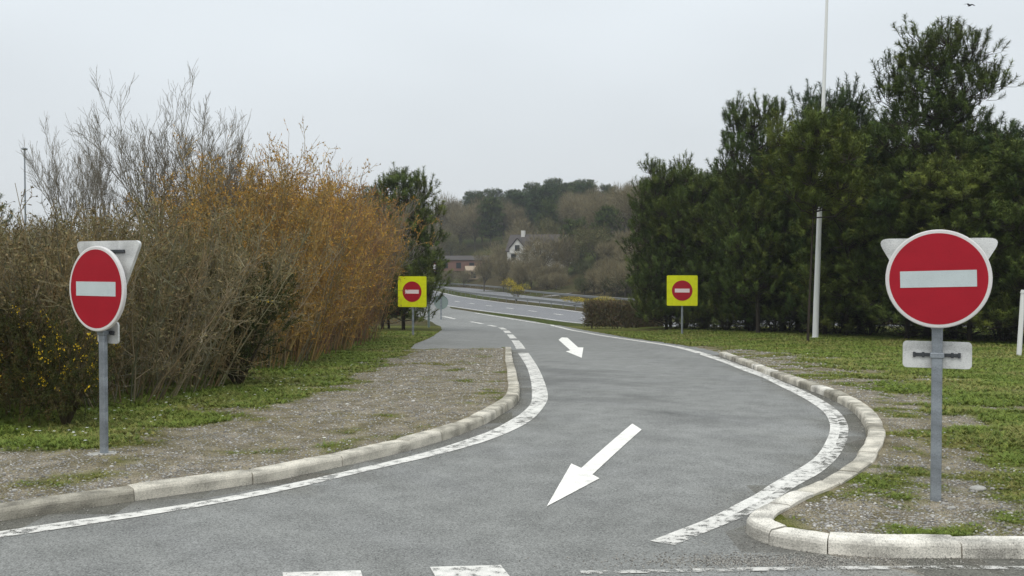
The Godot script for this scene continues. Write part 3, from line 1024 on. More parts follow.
func build_setting() -> void:
	lk = smooth(pv(left_kerb_pts), 0.25)
	rk = smooth(pv(right_kerb_pts), 0.12)
	lk_coarse = resample(lk, 60)
	rk_coarse = resample(rk, 60)
	var lc := offset(lk, 0.12)
	var rc := offset(rk, 0.12)
	slip_poly = PackedVector2Array()
	slip_poly.append_array(lc)
	var far_left := pv([[-0.4, -31.2], [-2.93, -30.7], [-3.26, -31.9], [-3.5, -36], [-3.56, -43.4], [-4.12, -58.8], [-5.0, -70], [-6.6, -82.7], [-8.8, -92], [-14, -110], [-21.5, -132], [-28.5, -155], [-40, -180], [-46, -192]])
	slip_poly.append_array(far_left)
	slip_poly.append_array(pv([[-31.0, -192], [-27.1, -180], [-19.05, -155], [-13.35, -132], [-7.15, -113.3]]))
	var right_edge := pv([[-6.6, -108.6], [-2.2, -95.6], [1.95, -83.4], [3.5, -73.5], [4.2, -58.8], [4.75, -50], [5.15, -43], [5.7, -37.6], [6.05, -34.1], [6.12, -31.1], [6.05, -29.0]])
	slip_poly.append_array(right_edge)
	slip_poly.append_array(rc)
	slip_poly.append_array(PackedVector2Array([Vector2(25, 30), Vector2(-25, 30)]))
	slip_edge_coarse = PackedVector2Array()
	slip_edge_coarse.append_array(far_left)
	slip_edge_coarse.append_array(PackedVector2Array([Vector2(-60, -260)]))
	var re := PackedVector2Array([Vector2(40, -260)])
	re.append_array(right_edge)
	slip_edge_coarse.append_array(re)
	var hn := smooth(pv(hw_near), 3.0)
	var hf := smooth(pv(hw_far), 3.0)
	hwy_poly = PackedVector2Array(hn)
	var hfr := hf.duplicate()
	hfr.reverse()
	hwy_poly.append_array(hfr)
	# the other carriageway lies to the right of the travel direction of hf
	var o1 := offset(hf, -3.4)
	var o2 := offset(hf, -10.6)
	opp_poly = PackedVector2Array(o1)
	var o2r := o2.duplicate()
	o2r.reverse()
	opp_poly.append_array(o2r)
	gravel_left_edge = pv([[-25, 2.0], [-15, -3.6], [-9, -7.4], [-5.02, -9.66], [-4.06, -9.86], [-3.54, -11.3], [-2.94, -13.84], [-2.73, -20], [-2.73, -24.28], [-2.93, -30.7]])
	gravel_left = PackedVector2Array(gravel_left_edge)
	var lr := lk_coarse.duplicate()
	lr.reverse()
	gravel_left.append_array(lr)
	gravel_right_edge = pv([[6.05, -32.5], [6.6, -31.0], [7.15, -28], [6.8, -23.0], [5.65, -14.48], [4.75, -10.9], [4.6, -9.13], [5.4, -7.6], [12, -6.2], [25, -3.2]])
	gravel_right = PackedVector2Array(gravel_right_edge)
	var rr := rk_coarse.duplicate()
	rr.reverse()
	gravel_right.append_array(rr)

	var roads := [slip_poly, hwy_poly, opp_poly]
	struct("ground", sheet(-15.0, 15.0, -36.0, 0.0, 0.15, [], roads, verge_height, ground_color), M.soil)
	var near_rect := PackedVector2Array([Vector2(-14.9, -35.9), Vector2(14.9, -35.9), Vector2(14.9, -0.1), Vector2(-14.9, -0.1)])
	var vh := func(x: float, z: float) -> float: return verge_height(x, z) - 0.004
	struct("ground", sheet(-70.0, 80.0, -150.0, 30.0, 1.0, [], roads + [near_rect], vh, ground_color), M.soil)
	var mid_rect := PackedVector2Array([Vector2(-69, -149), Vector2(79, -149), Vector2(79, 29), Vector2(-69, 29)])
	struct("ground", sheet(-900.0, 900.0, -900.0, 300.0, 10.0, [], [mid_rect, hwy_poly, opp_poly], land_h, ground_color), M.soil)
	struct("slip_road", sheet(-46.0, 26.0, -192.0, 30.0, 0.5, [slip_poly], [], road_h, asphalt_color), M.asphalt)
	struct("main_road", sheet(-130.0, 84.0, -314.0, -34.0, 2.0, [hwy_poly], [], func(x, z): return land(x, z) - 0.006, far_asphalt), M.asphalt)
	struct("opposite_carriageway", sheet(-130.0, 90.0, -330.0, -34.0, 2.0, [opp_poly], [], func(x, z): return land(x, z) - 0.006, far_asphalt), M.asphalt)

	kerb("kerb", lk, "pale concrete kerb curving along the left verge", func(p: Vector2) -> int: return [0, 0, 1, 1, 0, 3][rng.randi() % 6], func(p: Vector2) -> float: return 1.0 if p.y > -10.0 else 0.62 if p.y > -17.0 else 1.0)
	kerb("kerb", rk, "white-painted concrete kerb curving round the right verge", func(p: Vector2) -> int: return ([2, 2, 2, 0][rng.randi() % 4] if p.y > -8.6 else [2, 1, 0, 3, 0][rng.randi() % 5]), func(p: Vector2) -> float: return 0.5 if p.y < -7.0 and p.y > -13.5 else 0.85 if p.x > 2.2 else 0.4 if p.y > -13.5 else 0.9)

	# painted lines
	var n := 130
	marking("edge_line", strip(resample(smooth(pv(line_li), 0.3), n), resample(smooth(pv(line_lo), 0.3), n), 0.005), M.paint, "white edge line curving along the left kerb")
	var ri := resample(smooth(pv(line_ri), 0.2), 150)
	var ro := resample(smooth(pv(line_ro), 0.2), 150)
	var ma := PackedVector2Array()
	for i in ri.size(): ma.append(ro[i].lerp(ri[i], 0.55))
	marking("edge_line", strip(ri, ma, 0.005), M.paint_worn, "worn white edge line along the right kerb, kerb side")
	marking("edge_line", strip(ma, ro, 0.005), M.paint, "white edge line along the right kerb, lane side")
	marking("edge_line", ribbon(smooth(pv(line_rc), 0.6), 0.26, 0.006), M.paint, "narrow white edge line beyond the right kerb's far end")
	var dc := resample(smooth(pv(dash_c), 0.4), 300)
	for seg in [[18, 52], [70, 88], [104, 121], [136, 156], [170, 192], [202, 222], [232, 256], [264, 296]]:
		var w: float = 0.34 if seg[0] < 230 else 0.3
		var cut := PackedVector2Array()
		for i in range(seg[0], seg[1]): cut.append(dc[i])
		marking("lane_dash", ribbon(cut, w, 0.006), M.paint, "white dash of the broken line left of the slip road")
	marking("road_arrow", flat_poly([[1.44, -11.93], [1.49, -11.45], [0.72, -8.91], [0.77, -8.75], [0.27, -7.73], [0.56, -9.41], [0.64, -9.2]], 0.006), M.paint_new, "large white direction arrow painted on the slip road")
	marking("road_arrow", flat_poly([[2.20, -44.13], [2.43, -43.69], [2.19, -33.09], [2.36, -33.0], [1.83, -26.2], [1.62, -30.08], [1.80, -30.78], [1.90, -40.73]], 0.006), M.paint_new, "small white direction arrow painted further down the slip road")
	marking("give_way_dash", flat_poly([[-1.4, -6.06], [-0.93, -6.1], [-0.80, -5.58], [-1.27, -5.54]], 0.006), M.paint, "left white give-way dash at the junction")
	marking("give_way_dash", flat_poly([[-0.51, -6.17], [-0.07, -6.21], [0.06, -5.69], [-0.38, -5.65]], 0.006), M.paint, "right white give-way dash at the junction")
	marking("junction_line", ribbon(smooth(pv([[0.42, -6.06], [1.08, -6.1], [1.8, -6.14], [2.41, -6.155], [3.19, -6.15], [6, -6.0], [12, -5.0]]), 0.2), 0.07, 0.006), M.paint_gone, "worn thin white line along the right kerb of the junction")
	# main road lines
	var ne := offset(hn, -0.45)
	var fe := offset(hf, 0.45)
	marking("main_road_edge_line", main_ribbon(ne, 0.25), M.paint, "near edge line of the main road")
	marking("main_road_edge_line", main_ribbon(fe, 0.25), M.paint, "far edge line of the main road")
	var cnt := 150
	var a := resample(ne, cnt)
	var b := resample(fe, cnt)
	for i in range(12, 90, 3):
		marking("lane_dash", main_ribbon(PackedVector2Array([a[i].lerp(b[i], 0.5), a[i + 1].lerp(b[i + 1], 0.5)]), 0.28), M.paint, "white lane dash on the main road")
	guard_rail("long steel guard rail on the far side of the main road", resample(offset(hf, -0.7), 130), 0.0)
	guard_rail("second steel guard rail beyond the opposite carriageway", resample(offset(hf, -11.6), 130), 0.0)

func main_ribbon(c: PackedVector2Array, w: float) -> ArrayMesh:
	return strip(offset(c, w * 0.5), offset(c, -w * 0.5), 0.008)

func build_signs() -> void:
	no_entry_sign("large round no-entry sign facing the camera on the right verge, two grey plates behind", Vector3(3.245, 0.075, -7.62), deg_to_rad(-22), 1.70, 0.373, deg_to_rad(1.6), 1.115, 0.49, false, 0.31, 0.89)
	no_entry_sign("large round no-entry sign turned aside on the left verge, before the brown shrubs", Vector3(-3.89, 0.07, -9.5), deg_to_rad(-31), 1.585, 0.403, 0.0, 1.165, 0.30, true, 0.455, 0.97)
	yellow_sign("square yellow panel with no-entry disc on the left grass, before the pine", on_land(-4.45, -44.9, 0.04), deg_to_rad(-18), 1.38, 2.0)
	yellow_sign("square yellow panel with no-entry disc on the right grass, before the dark pines", on_land(7.75, -45.5, 0.15), deg_to_rad(-12), 1.38, 1.95)
	# round sign seen from behind, far left of the slip road
	var t := thing("round_sign", "grey-green back of a round sign beside the broken line", "road sign", on_land(-6.15, -86.7, 0.0), deg_to_rad(176))
	var pm := MB.new()
	pm.tube(Vector3(0, -0.3, -0.06), Vector3(0, 2.2, -0.06), 0.055, 0.055, 8, Color.WHITE, true)
	part("post", pm.mesh(), M.galv, t)
	var d := part("disc", disc_plate(0.62, 0.05), M.sign_back, t)
	d.position = Vector3(0, 1.5, 0)
	t = thing("marker_post", "thin grey-green post just right of the left yellow panel", "post", on_land(-5.5, -66.0, 0.0))
	var mp := MB.new()
	mp.tube(Vector3(0, -0.3, 0), Vector3(0, 3.4, 0), 0.075, 0.075, 8, Color.WHITE, true)
	part("shaft", mp.mesh(), M.sign_back, t)
	# small red and white sign far down the main road
	t = thing("small_sign", "tiny red and white sign far down the main road", "road sign", on_land(-17.2, -222.0, 0.0), 0.0)
	mp = MB.new()
	mp.tube(Vector3(0, -0.3, -0.05), Vector3(0, 4.6, -0.05), 0.09, 0.09, 8, Color.WHITE, true)
	part("post", mp.mesh(), M.galv, t)
	d = part("disc", slab_mesh(circle(0.8), -0.03, 0.0), M.red, t)
	d.position = Vector3(0, 4.3, 0.06)
	part("white_centre", slab_mesh(circle(0.55), 0.0, 0.01), M.white_rim, d)
	# flag pole and short post on the right
	t = thing("flag_pole", "tall slender white pole standing on the right grass before the pines", "pole", on_land(11.32, -37.3, 0.1))
	mp = MB.new()
	for k in 10:
		mp.tube(Vector3(0.028 * k * 1.4, k * 1.4 - (0.3 if k == 0 else 0.0), 0), Vector3(0.028 * (k + 1) * 1.4, (k + 1) * 1.4, 0), 0.115 - 0.007 * k, 0.115 - 0.007 * (k + 1), 12, Color.WHITE, k == 9)
	part("shaft", mp.mesh(), M.white_pole, t)
	mp = MB.new()
	mp.tube(Vector3(0, -0.1, 0), Vector3(0, 0.12, 0), 0.18, 0.16, 12, Color.WHITE, true)
	part("foot", mp.mesh(), M.white_pole, t)
	t = thing("white_post", "short leaning white post at the right edge before the trees", "post", on_land(13.55, -26.7, 0.05))
	mp = MB.new()
	mp.tube(Vector3(0, -0.2, 0), Vector3(0.1, 1.68, 0), 0.065, 0.06, 10, Color.WHITE, true)
	part("shaft", mp.mesh(), M.white_pole, t)
	mp = MB.new()
	mp.tube(Vector3(0.1, 1.66, 0), Vector3(0.104, 1.75, 0), 0.075, 0.05, 10, Color.WHITE, true)
	part("cap", mp.mesh(), M.white_pole, t)
	t = thing("mast", "thin grey mast rising above the shrubs at the far left", "mast", on_land(-24.3, -50.0))
	mp = MB.new()
	mp.tube(Vector3(0, -0.3, 0), Vector3(0, 9.2, 0), 0.06, 0.035, 8, Color.WHITE, true)
	part("shaft", mp.mesh(), M.galv, t)
	mp = MB.new()
	mp.box(Vector3(0.0, 9.24, 0), Vector3(0.2, 0.1, 0.3), Color.WHITE, Basis.IDENTITY, 0.03)
	part("head", mp.mesh(), M.galv, t)
	# a bird high on the right
	t = thing("bird", "small dark bird gliding in the sky at the upper right", "bird", Vector3(27.3, 17.35, -60.0), 0.4)
	var bd := MB.new()
	bd.tube(Vector3(0, 0, -0.16), Vector3(0, 0.01, 0), 0.015, 0.06, 8, Color.WHITE)
	bd.tube(Vector3(0, 0.01, 0), Vector3(0, 0.02, 0.14), 0.06, 0.035, 8, Color.WHITE)
	bd.tube(Vector3(0, 0.02, 0.14), Vector3(0, 0.015, 0.22), 0.035, 0.004, 8, Color.WHITE)
	for s in [-1.0, 1.0]:
		bd.box(Vector3(s * 0.13, 0.05, 0.01), Vector3(0.2, 0.012, 0.13), Color.WHITE, Basis(Vector3(0, 0, 1), s * 0.35))
		bd.box(Vector3(s * 0.31, 0.06, -0.02), Vector3(0.2, 0.008, 0.09), Color.WHITE, Basis(Vector3(0, 0, 1), -s * 0.2))
	part("body", bd.mesh(), M.bird, t)

func build_left_hedge() -> void:
	var brown := [Color(0.235, 0.18, 0.095), Color(0.19, 0.155, 0.085), Color(0.25, 0.205, 0.115), Color(0.17, 0.155, 0.065)]
	var brown_bud := [Color(0.21, 0.165, 0.075), Color(0.25, 0.185, 0.095), Color(0.18, 0.16, 0.07)]
	var orange := [Color(0.32, 0.21, 0.085), Color(0.24, 0.175, 0.085), Color(0.34, 0.25, 0.10), Color(0.21, 0.165, 0.10)]
	var orange_bud := [Color(0.54, 0.28, 0.05), Color(0.54, 0.33, 0.055), Color(0.42, 0.24, 0.06)]
	var rust := [Color(0.28, 0.145, 0.075), Color(0.23, 0.135, 0.08), Color(0.21, 0.145, 0.095)]
	var rust_bud := [Color(0.40, 0.20, 0.065), Color(0.27, 0.16, 0.07), Color(0.25, 0.18, 0.06)]
	var V := []
	V.append(shrub_mesh(101, 3.0, 1.5, 78, brown, brown_bud, 2, 0.42))
	V.append(shrub_mesh(102, 3.0, 1.5, 78, brown, brown_bud, 2, 0.5))
	V.append(shrub_mesh(103, 3.0, 1.4, 70, [Color(0.25, 0.205, 0.135), Color(0.20, 0.165, 0.105), Color(0.17, 0.155, 0.085)], brown_bud, 1, 0.6))
	V.append(shrub_mesh(104, 4.0, 1.6, 80, orange, orange_bud, 4, 0.36))
	V.append(shrub_mesh(105, 4.0, 1.6, 80, orange, [Color(0.48, 0.26, 0.05), Color(0.34, 0.23, 0.06)], 4, 0.4))
	V.append(shrub_mesh(106, 4.4, 1.6, 80, rust, rust_bud, 3, 0.36))
	# [variant, x, z, height scale, label]
	var rows := [
		[0, -7.9, -11.9, 0.98, "brown bare shrub at the far left edge of the thicket"],
		[1, -6.6, -13.0, 0.98, "brown bare shrub just left of the left no-entry sign"],
		[2, -5.65, -14.0, 0.98, "grey-brown bare shrub directly behind the left no-entry sign"],
		[0, -5.5, -15.6, 1.06, "brown twiggy shrub right of the left no-entry sign"],
		[2, -5.6, -17.6, 1.14, "grey-brown twiggy shrub left of the dark green gorse"],
		[4, -5.5, -21.2, 1.22, "ochre willow shrub just right of the dark green gorse"],
		[3, -5.6, -23.6, 1.26, "golden willow shrub in the middle of the left thicket"],
		[5, -5.7, -26.6, 1.2, "rust-tinged willow shrub in the right half of the left thicket"],
		[3, -5.8, -29.8, 1.3, "orange willow shrub towards the far end of the left thicket"],
		[5, -5.9, -33.2, 1.28, "rust-brown willow shrub next to the far end of the left thicket"],
		[5, -6.1, -37.2, 1.3, "rust-brown willow shrub at the far end of the left thicket, by the pine"],
		[4, -6.3, -40.6, 1.4, "ochre willow shrub hidden behind the left yellow panel's end of the thicket"]]
	for r in rows:
		plant("shrub", V[r[0]], "stems", "buds", on_land(r[1], r[2], 0.02), rng.randf() * TAU, Vector3(1.1, r[3], 1.1), r[4], "shrub", "bare shrubs of the left thicket")
	# second and third rows fill the thicket
	rng.seed = 55
	for k in 26:
		var u := (k % 13) / 12.0
		var back := 1.7 if k < 13 else 3.6
		var z := lerpf(-11.5, -38.0, pow(u, 1.25)) - rng.randf_range(0.0, 0.8) - back * 0.55 * (1.0 - u)
		var x := lerpf(-6.9, -5.6, smoothstep(0.0, 0.35, u)) - back + rng.randf_range(-0.3, 0.3)
		if u < 0.2: x -= 0.9
		var px := 512.0 + 1000.0 * x / -z
		var v: int = [0, 1, 2][rng.randi() % 3] if px < 225.0 else [3, 4, 4][rng.randi() % 3] if z > -27.5 else [3, 5, 4][rng.randi() % 3]
		var s := (1.0 if v < 3 else 1.20 + (-z - 20.0) * 0.014) * rng.randf_range(0.95, 1.07) + ((0.04 if v < 3 else 0.14) if k >= 13 else 0.0)
		if v == 5: s *= 0.92
		if v < 3:
			plant("shrub", V[v], "stems", "buds", on_land(x, z, 0.02), rng.randf() * TAU, Vector3(1.15, s, 1.15), "brown bare shrub in the rear rows of the left thicket", "shrub", "rear brown shrubs of the left thicket")
		else:
			plant("shrub", V[v], "stems", "buds", on_land(x, z, 0.02), rng.randf() * TAU, Vector3(1.15, s, 1.15), "orange-brown willow shrub in the rear rows of the left thicket", "shrub", "rear willow shrubs of the left thicket")
	# brown shrubs further left and behind, closing the thicket
	for k in 9:
		plant("shrub", V[k % 2], "stems", "buds", on_land(-9.4 - k * 1.25, -12.2 + k * 0.55 - (k % 2) * 1.6, 0.02), rng.randf() * TAU, Vector3(1.15, 1.0, 1.15), "brown bare shrub in the rear rows of the left thicket", "shrub", "rear brown shrubs of the left thicket")
	# gorse
	var dark := [Color(0.035, 0.05, 0.016), Color(0.05, 0.065, 0.02), Color(0.06, 0.06, 0.025)]
	var mixed := [Color(0.07, 0.075, 0.025), Color(0.09, 0.07, 0.03), Color(0.055, 0.06, 0.02)]
	var yel := Color(0.62, 0.42, 0.02)
	var G1 := gorse_mesh(201, 1.5, 0.95, mixed, 85, Color(0.68, 0.46, 0.02), 700)
	var G2 := gorse_mesh(202, 1.9, 0.95, dark, 10, yel, 900)
	var G3 := gorse_mesh(203, 1.3, 0.9, [Color(0.085, 0.075, 0.03), Color(0.10, 0.07, 0.04), Color(0.06, 0.06, 0.025)], 0, yel, 600)
	plant("gorse_bush", G1, "foliage", "flowers", on_land(-5.2, -11.6, 0.03), 2.6, Vector3(0.75, 1.0, 0.75), "gorse bush with yellow flowers just left of the left sign's post", "bush", "gorse in the left thicket")
	plant("gorse_bush", G3, "foliage", "flowers", on_land(-6.2, -11.7, 0.03), 2.0, Vector3(1, 1.2, 1), "brownish gorse bush at the left edge, no flowers", "bush", "gorse in the left thicket")
	plant("gorse_bush", G3, "foliage", "flowers", on_land(-7.4, -10.9, 0.03), 4.0, Vector3(1, 1.2, 1), "brownish bush beyond the left picture edge", "bush", "gorse in the left thicket")
	plant("gorse_bush", G2, "foliage", "flowers", on_land(-4.55, -16.6, 0.03), 0.3, Vector3(1.1, 1.12, 1.0), "tall dark green gorse bush in the middle of the left thicket", "bush", "gorse in the left thicket")
	# leafless trees behind the thicket
	var T1 := bare_tree_mesh(301, 7.8, 0.46, Color(0.25, 0.225, 0.18), 0.055, 0.005, 4, 3)
	var T2 := bare_tree_mesh(302, 8.0, 0.42, Color(0.24, 0.215, 0.17), 0.055, 0.005, 4, 4)
	plant("bare_tree", T1, "trunk", "twigs", on_land(-10.0, -24.0), 0.4, Vector3(0.58, 0.80, 0.58), "leafless grey tree above the left no-entry sign, leftmost of the pair", "tree", "leafless trees behind the left thicket")
	plant("bare_tree", T2, "trunk", "twigs", on_land(-8.0, -24.5), 1.4, Vector3(0.78, 0.85, 0.78), "wide leafless grey tree right of the first, behind the thicket", "tree", "leafless trees behind the left thicket")
	plant("bare_tree", T1, "trunk", "twigs", on_land(-7.5, -25.0), 3.0, Vector3(0.5, 0.74, 0.5), "slim leafless grey tree at the right flank of the wide one", "tree", "leafless trees behind the left thicket")
	plant("bare_tree", T2, "trunk", "twigs", on_land(-8.2, -44.0), 2.2, Vector3(0.9, 0.9, 0.9), "small leafless tree poking above the orange willows", "tree", "leafless trees behind the left thicket")
	plant("bare_tree", T1, "trunk", "twigs", on_land(-6.9, -45.5), 5.2, Vector3(0.8, 0.95, 0.8), "small leafless tree between the willows and the left pine", "tree", "leafless trees behind the left thicket")

func pine_set() -> Array:
	var dk := [Color(0.088, 0.122, 0.026), Color(0.074, 0.108, 0.025), Color(0.104, 0.134, 0.030)]
	var bl := [Color(0.072, 0.112, 0.031), Color(0.063, 0.100, 0.029)]
	var lt := [Color(0.150, 0.175, 0.034), Color(0.125, 0.155, 0.032), Color(0.104, 0.136, 0.029)]
	return [
		pine_mesh(401, 9.6, 1.6, 2.15, dk, 74),
		pine_mesh(402, 9.6, 0.8, 2.15, bl, 78),
		pine_mesh(403, 7.7, 4.7, 1.9, lt, 32),
		pine_mesh(404, 7.8, 0.5, 2.15, dk, 64),
		pine_mesh(405, 12.0, 3.0, 2.7, dk, 84),
		pine_mesh(406, 7.8, 0.6, 2.2, lt, 64)]

var pines := []

func pine(v: int, x: float, z: float, s: float, wide: float, label: String, group: String) -> void:
	plant("pine_tree", pines[v], "trunk", "crown", on_land(x, z, 0.0), rng.randf() * TAU, Vector3(wide, s, wide), label, "pine tree", group)

func build_right_wood() -> void:
	pines = pine_set()
	rng.seed = 77
	var g := "pines of the right wood"
	pine(4, 15.8, -38.0, 0.965, 1.0, "tallest pine of the right wood, its crown against the sky", g)
	pine(0, 10.6, -43.0, 1.05, 0.85, "pine with a rounded dark crown left of the tall white pole", g)
	pine(1, 13.0, -41.5, 1.06, 0.9, "pine between the white pole and the tallest pine", g)
	pine(2, 10.3, -34.8, 1.0, 1.0, "lighter green pine whose crown overlaps the tall white pole", g)
	pine(3, 8.2, -53.0, 1.12, 0.95, "leftmost pine of the right wood, behind the right yellow panel", g)
	pine(3, 9.7, -50.5, 1.02, 0.9, "pine second from the left in the right wood", g)
	pine(1, 17.9, -36.0, 0.80, 1.0, "pine right of the tallest one, at the picture's edge", g)
	var more := [[3, 11.2, -47.0, 0.95, 1.0, "dark pine left of the tall white pole, reaching down to the grass"], [3, 12.6, -43.6, 0.82, 1.0, "low dark pine just right of the tall white pole"], [5, 13.2, -39.5, 0.85, 1.0, "yellow-green pine midway between the white pole and the right no-entry sign"],
		[3, 14.3, -36.2, 0.82, 0.95, "low dark pine just left of the right no-entry sign"], [5, 15.6, -34.0, 0.8, 1.0, "yellow-green pine directly behind the right no-entry sign"], [3, 17.1, -32.6, 0.85, 1.0, "low dark pine behind the short leaning white post"],
		[0, 12.4, -46.0, 0.9, 1.0], [1, 14.6, -42.0, 0.95, 1.0], [0, 17.0, -40.0, 0.86, 1.1], [1, 10.4, -54.5, 0.85, 1.0], [0, 12.0, -51.0, 0.85, 1.0], [1, 16.0, -46.0, 0.9, 1.1], [0, 19.5, -38.5, 0.75, 1.1], [1, 19.2, -33.4, 0.72, 1.1], [0, 21.0, -35.0, 0.75, 1.1], [3, 8.9, -56.0, 0.9, 1.0], [0, 14.0, -49.0, 0.8, 1.1]]
	for m in more:
		if m.size() > 5: pine(m[0], m[1], m[2], m[3], m[4], m[5], g)
		else: pine(m[0], m[1], m[2], m[3], m[4], "dark pine standing in the rear rows of the right wood", "rear pines of the right wood")
	# undergrowth along the foot of the wood
	var ug := gorse_mesh(210, 1.5, 1.2, [Color(0.045, 0.055, 0.02), Color(0.06, 0.06, 0.025), Color(0.04, 0.045, 0.02)], 0, Color.YELLOW, 700)
	rng.seed = 91
	for k in 13:
		var u := k / 12.0
		plant("undergrowth_bush", ug, "foliage", "flowers", on_land(lerpf(9.0, 18.2, u) + rng.randf_range(-0.2, 0.2), lerpf(-52.5, -30.8, u) + rng.randf_range(-0.3, 0.3), 0.1), rng.randf() * TAU, Vector3(1.0, 1.15, 1.0) * rng.randf_range(0.85, 1.3), "dark low bush along the foot of the right pines", "bush", "undergrowth of the right wood")
	for k in 14:
		var u := k / 13.0
		plant("undergrowth_bush", ug, "foliage", "flowers", on_land(lerpf(9.6, 21.5, u) + rng.randf_range(-0.2, 0.2), lerpf(-55.5, -33.4, u) + rng.randf_range(-0.3, 0.3), 0.1), rng.randf() * TAU, Vector3(1.2, 1.5, 1.2) * rng.randf_range(0.95, 1.25), "dark bush between the trunks of the right pines", "bush", "inner undergrowth of the right wood")
	# clipped brown hedge right of the slip road
	var hb := [Color(0.15, 0.105, 0.06), Color(0.12, 0.095, 0.055), Color(0.12, 0.115, 0.05)]
	rng.seed = 92
	var mb := MB.new()
	for k in 12000:
		var p := Vector3(rng.randf_range(-2.3, 2.3), rng.randf_range(0.0, 1.42), rng.randf_range(-0.7, 0.7))
		var ax := (rnd_dir() + Vector3.UP * 0.8).normalized()
		leaf(mb, p, ax, rng.randf_range(0.15, 0.38), 0.04, jit(hb[rng.randi() % 3], 0.35))
	var hs := MB.new()
	for k in 60:
		twig(hs, Vector3(rng.randf_range(-2.2, 2.2), -0.1, rng.randf_range(-0.5, 0.5)), Vector3.UP, 1.3, 0.015, 0.005, 3, 0.2, 0.1, jit(hb[1], 0.2))
	plant("hedge", [hs.mesh(), mb.mesh()], "stems", "foliage", on_land(6.9, -61.5, 0.1), deg_to_rad(-24), Vector3(1.08, 1.1, 1), "low brown hedge between slip road and main road, left of the right wood", "hedge")
	# left pine beyond the thicket
	rng.seed = 93
	pine(5, -6.2, -57.0, 1.14, 1.15, "dense dark pine at the end of the left thicket, above the yellow panel", "pines left of the slip road")
	pine(0, -7.9, -61.0, 0.84, 0.9, "dark pine half hidden behind the first left pine", "pines left of the slip road")
	pine(3, -9.0, -50.0, 0.82, 0.9, "dark pine behind the orange willows", "pines left of the slip road")
	pine(3, -7.7, -62.5, 0.8, 0.9, "lower dark pine at the foot of the first left pine", "pines left of the slip road")
	pine(3, -23.5, -42.0, 0.85, 1.0, "dark pine top showing at the left picture edge", "pines left of the slip road")
	pine(3, -26.0, -44.0, 0.85, 1.2, "second dark pine top at the left picture edge", "pines left of the slip road")

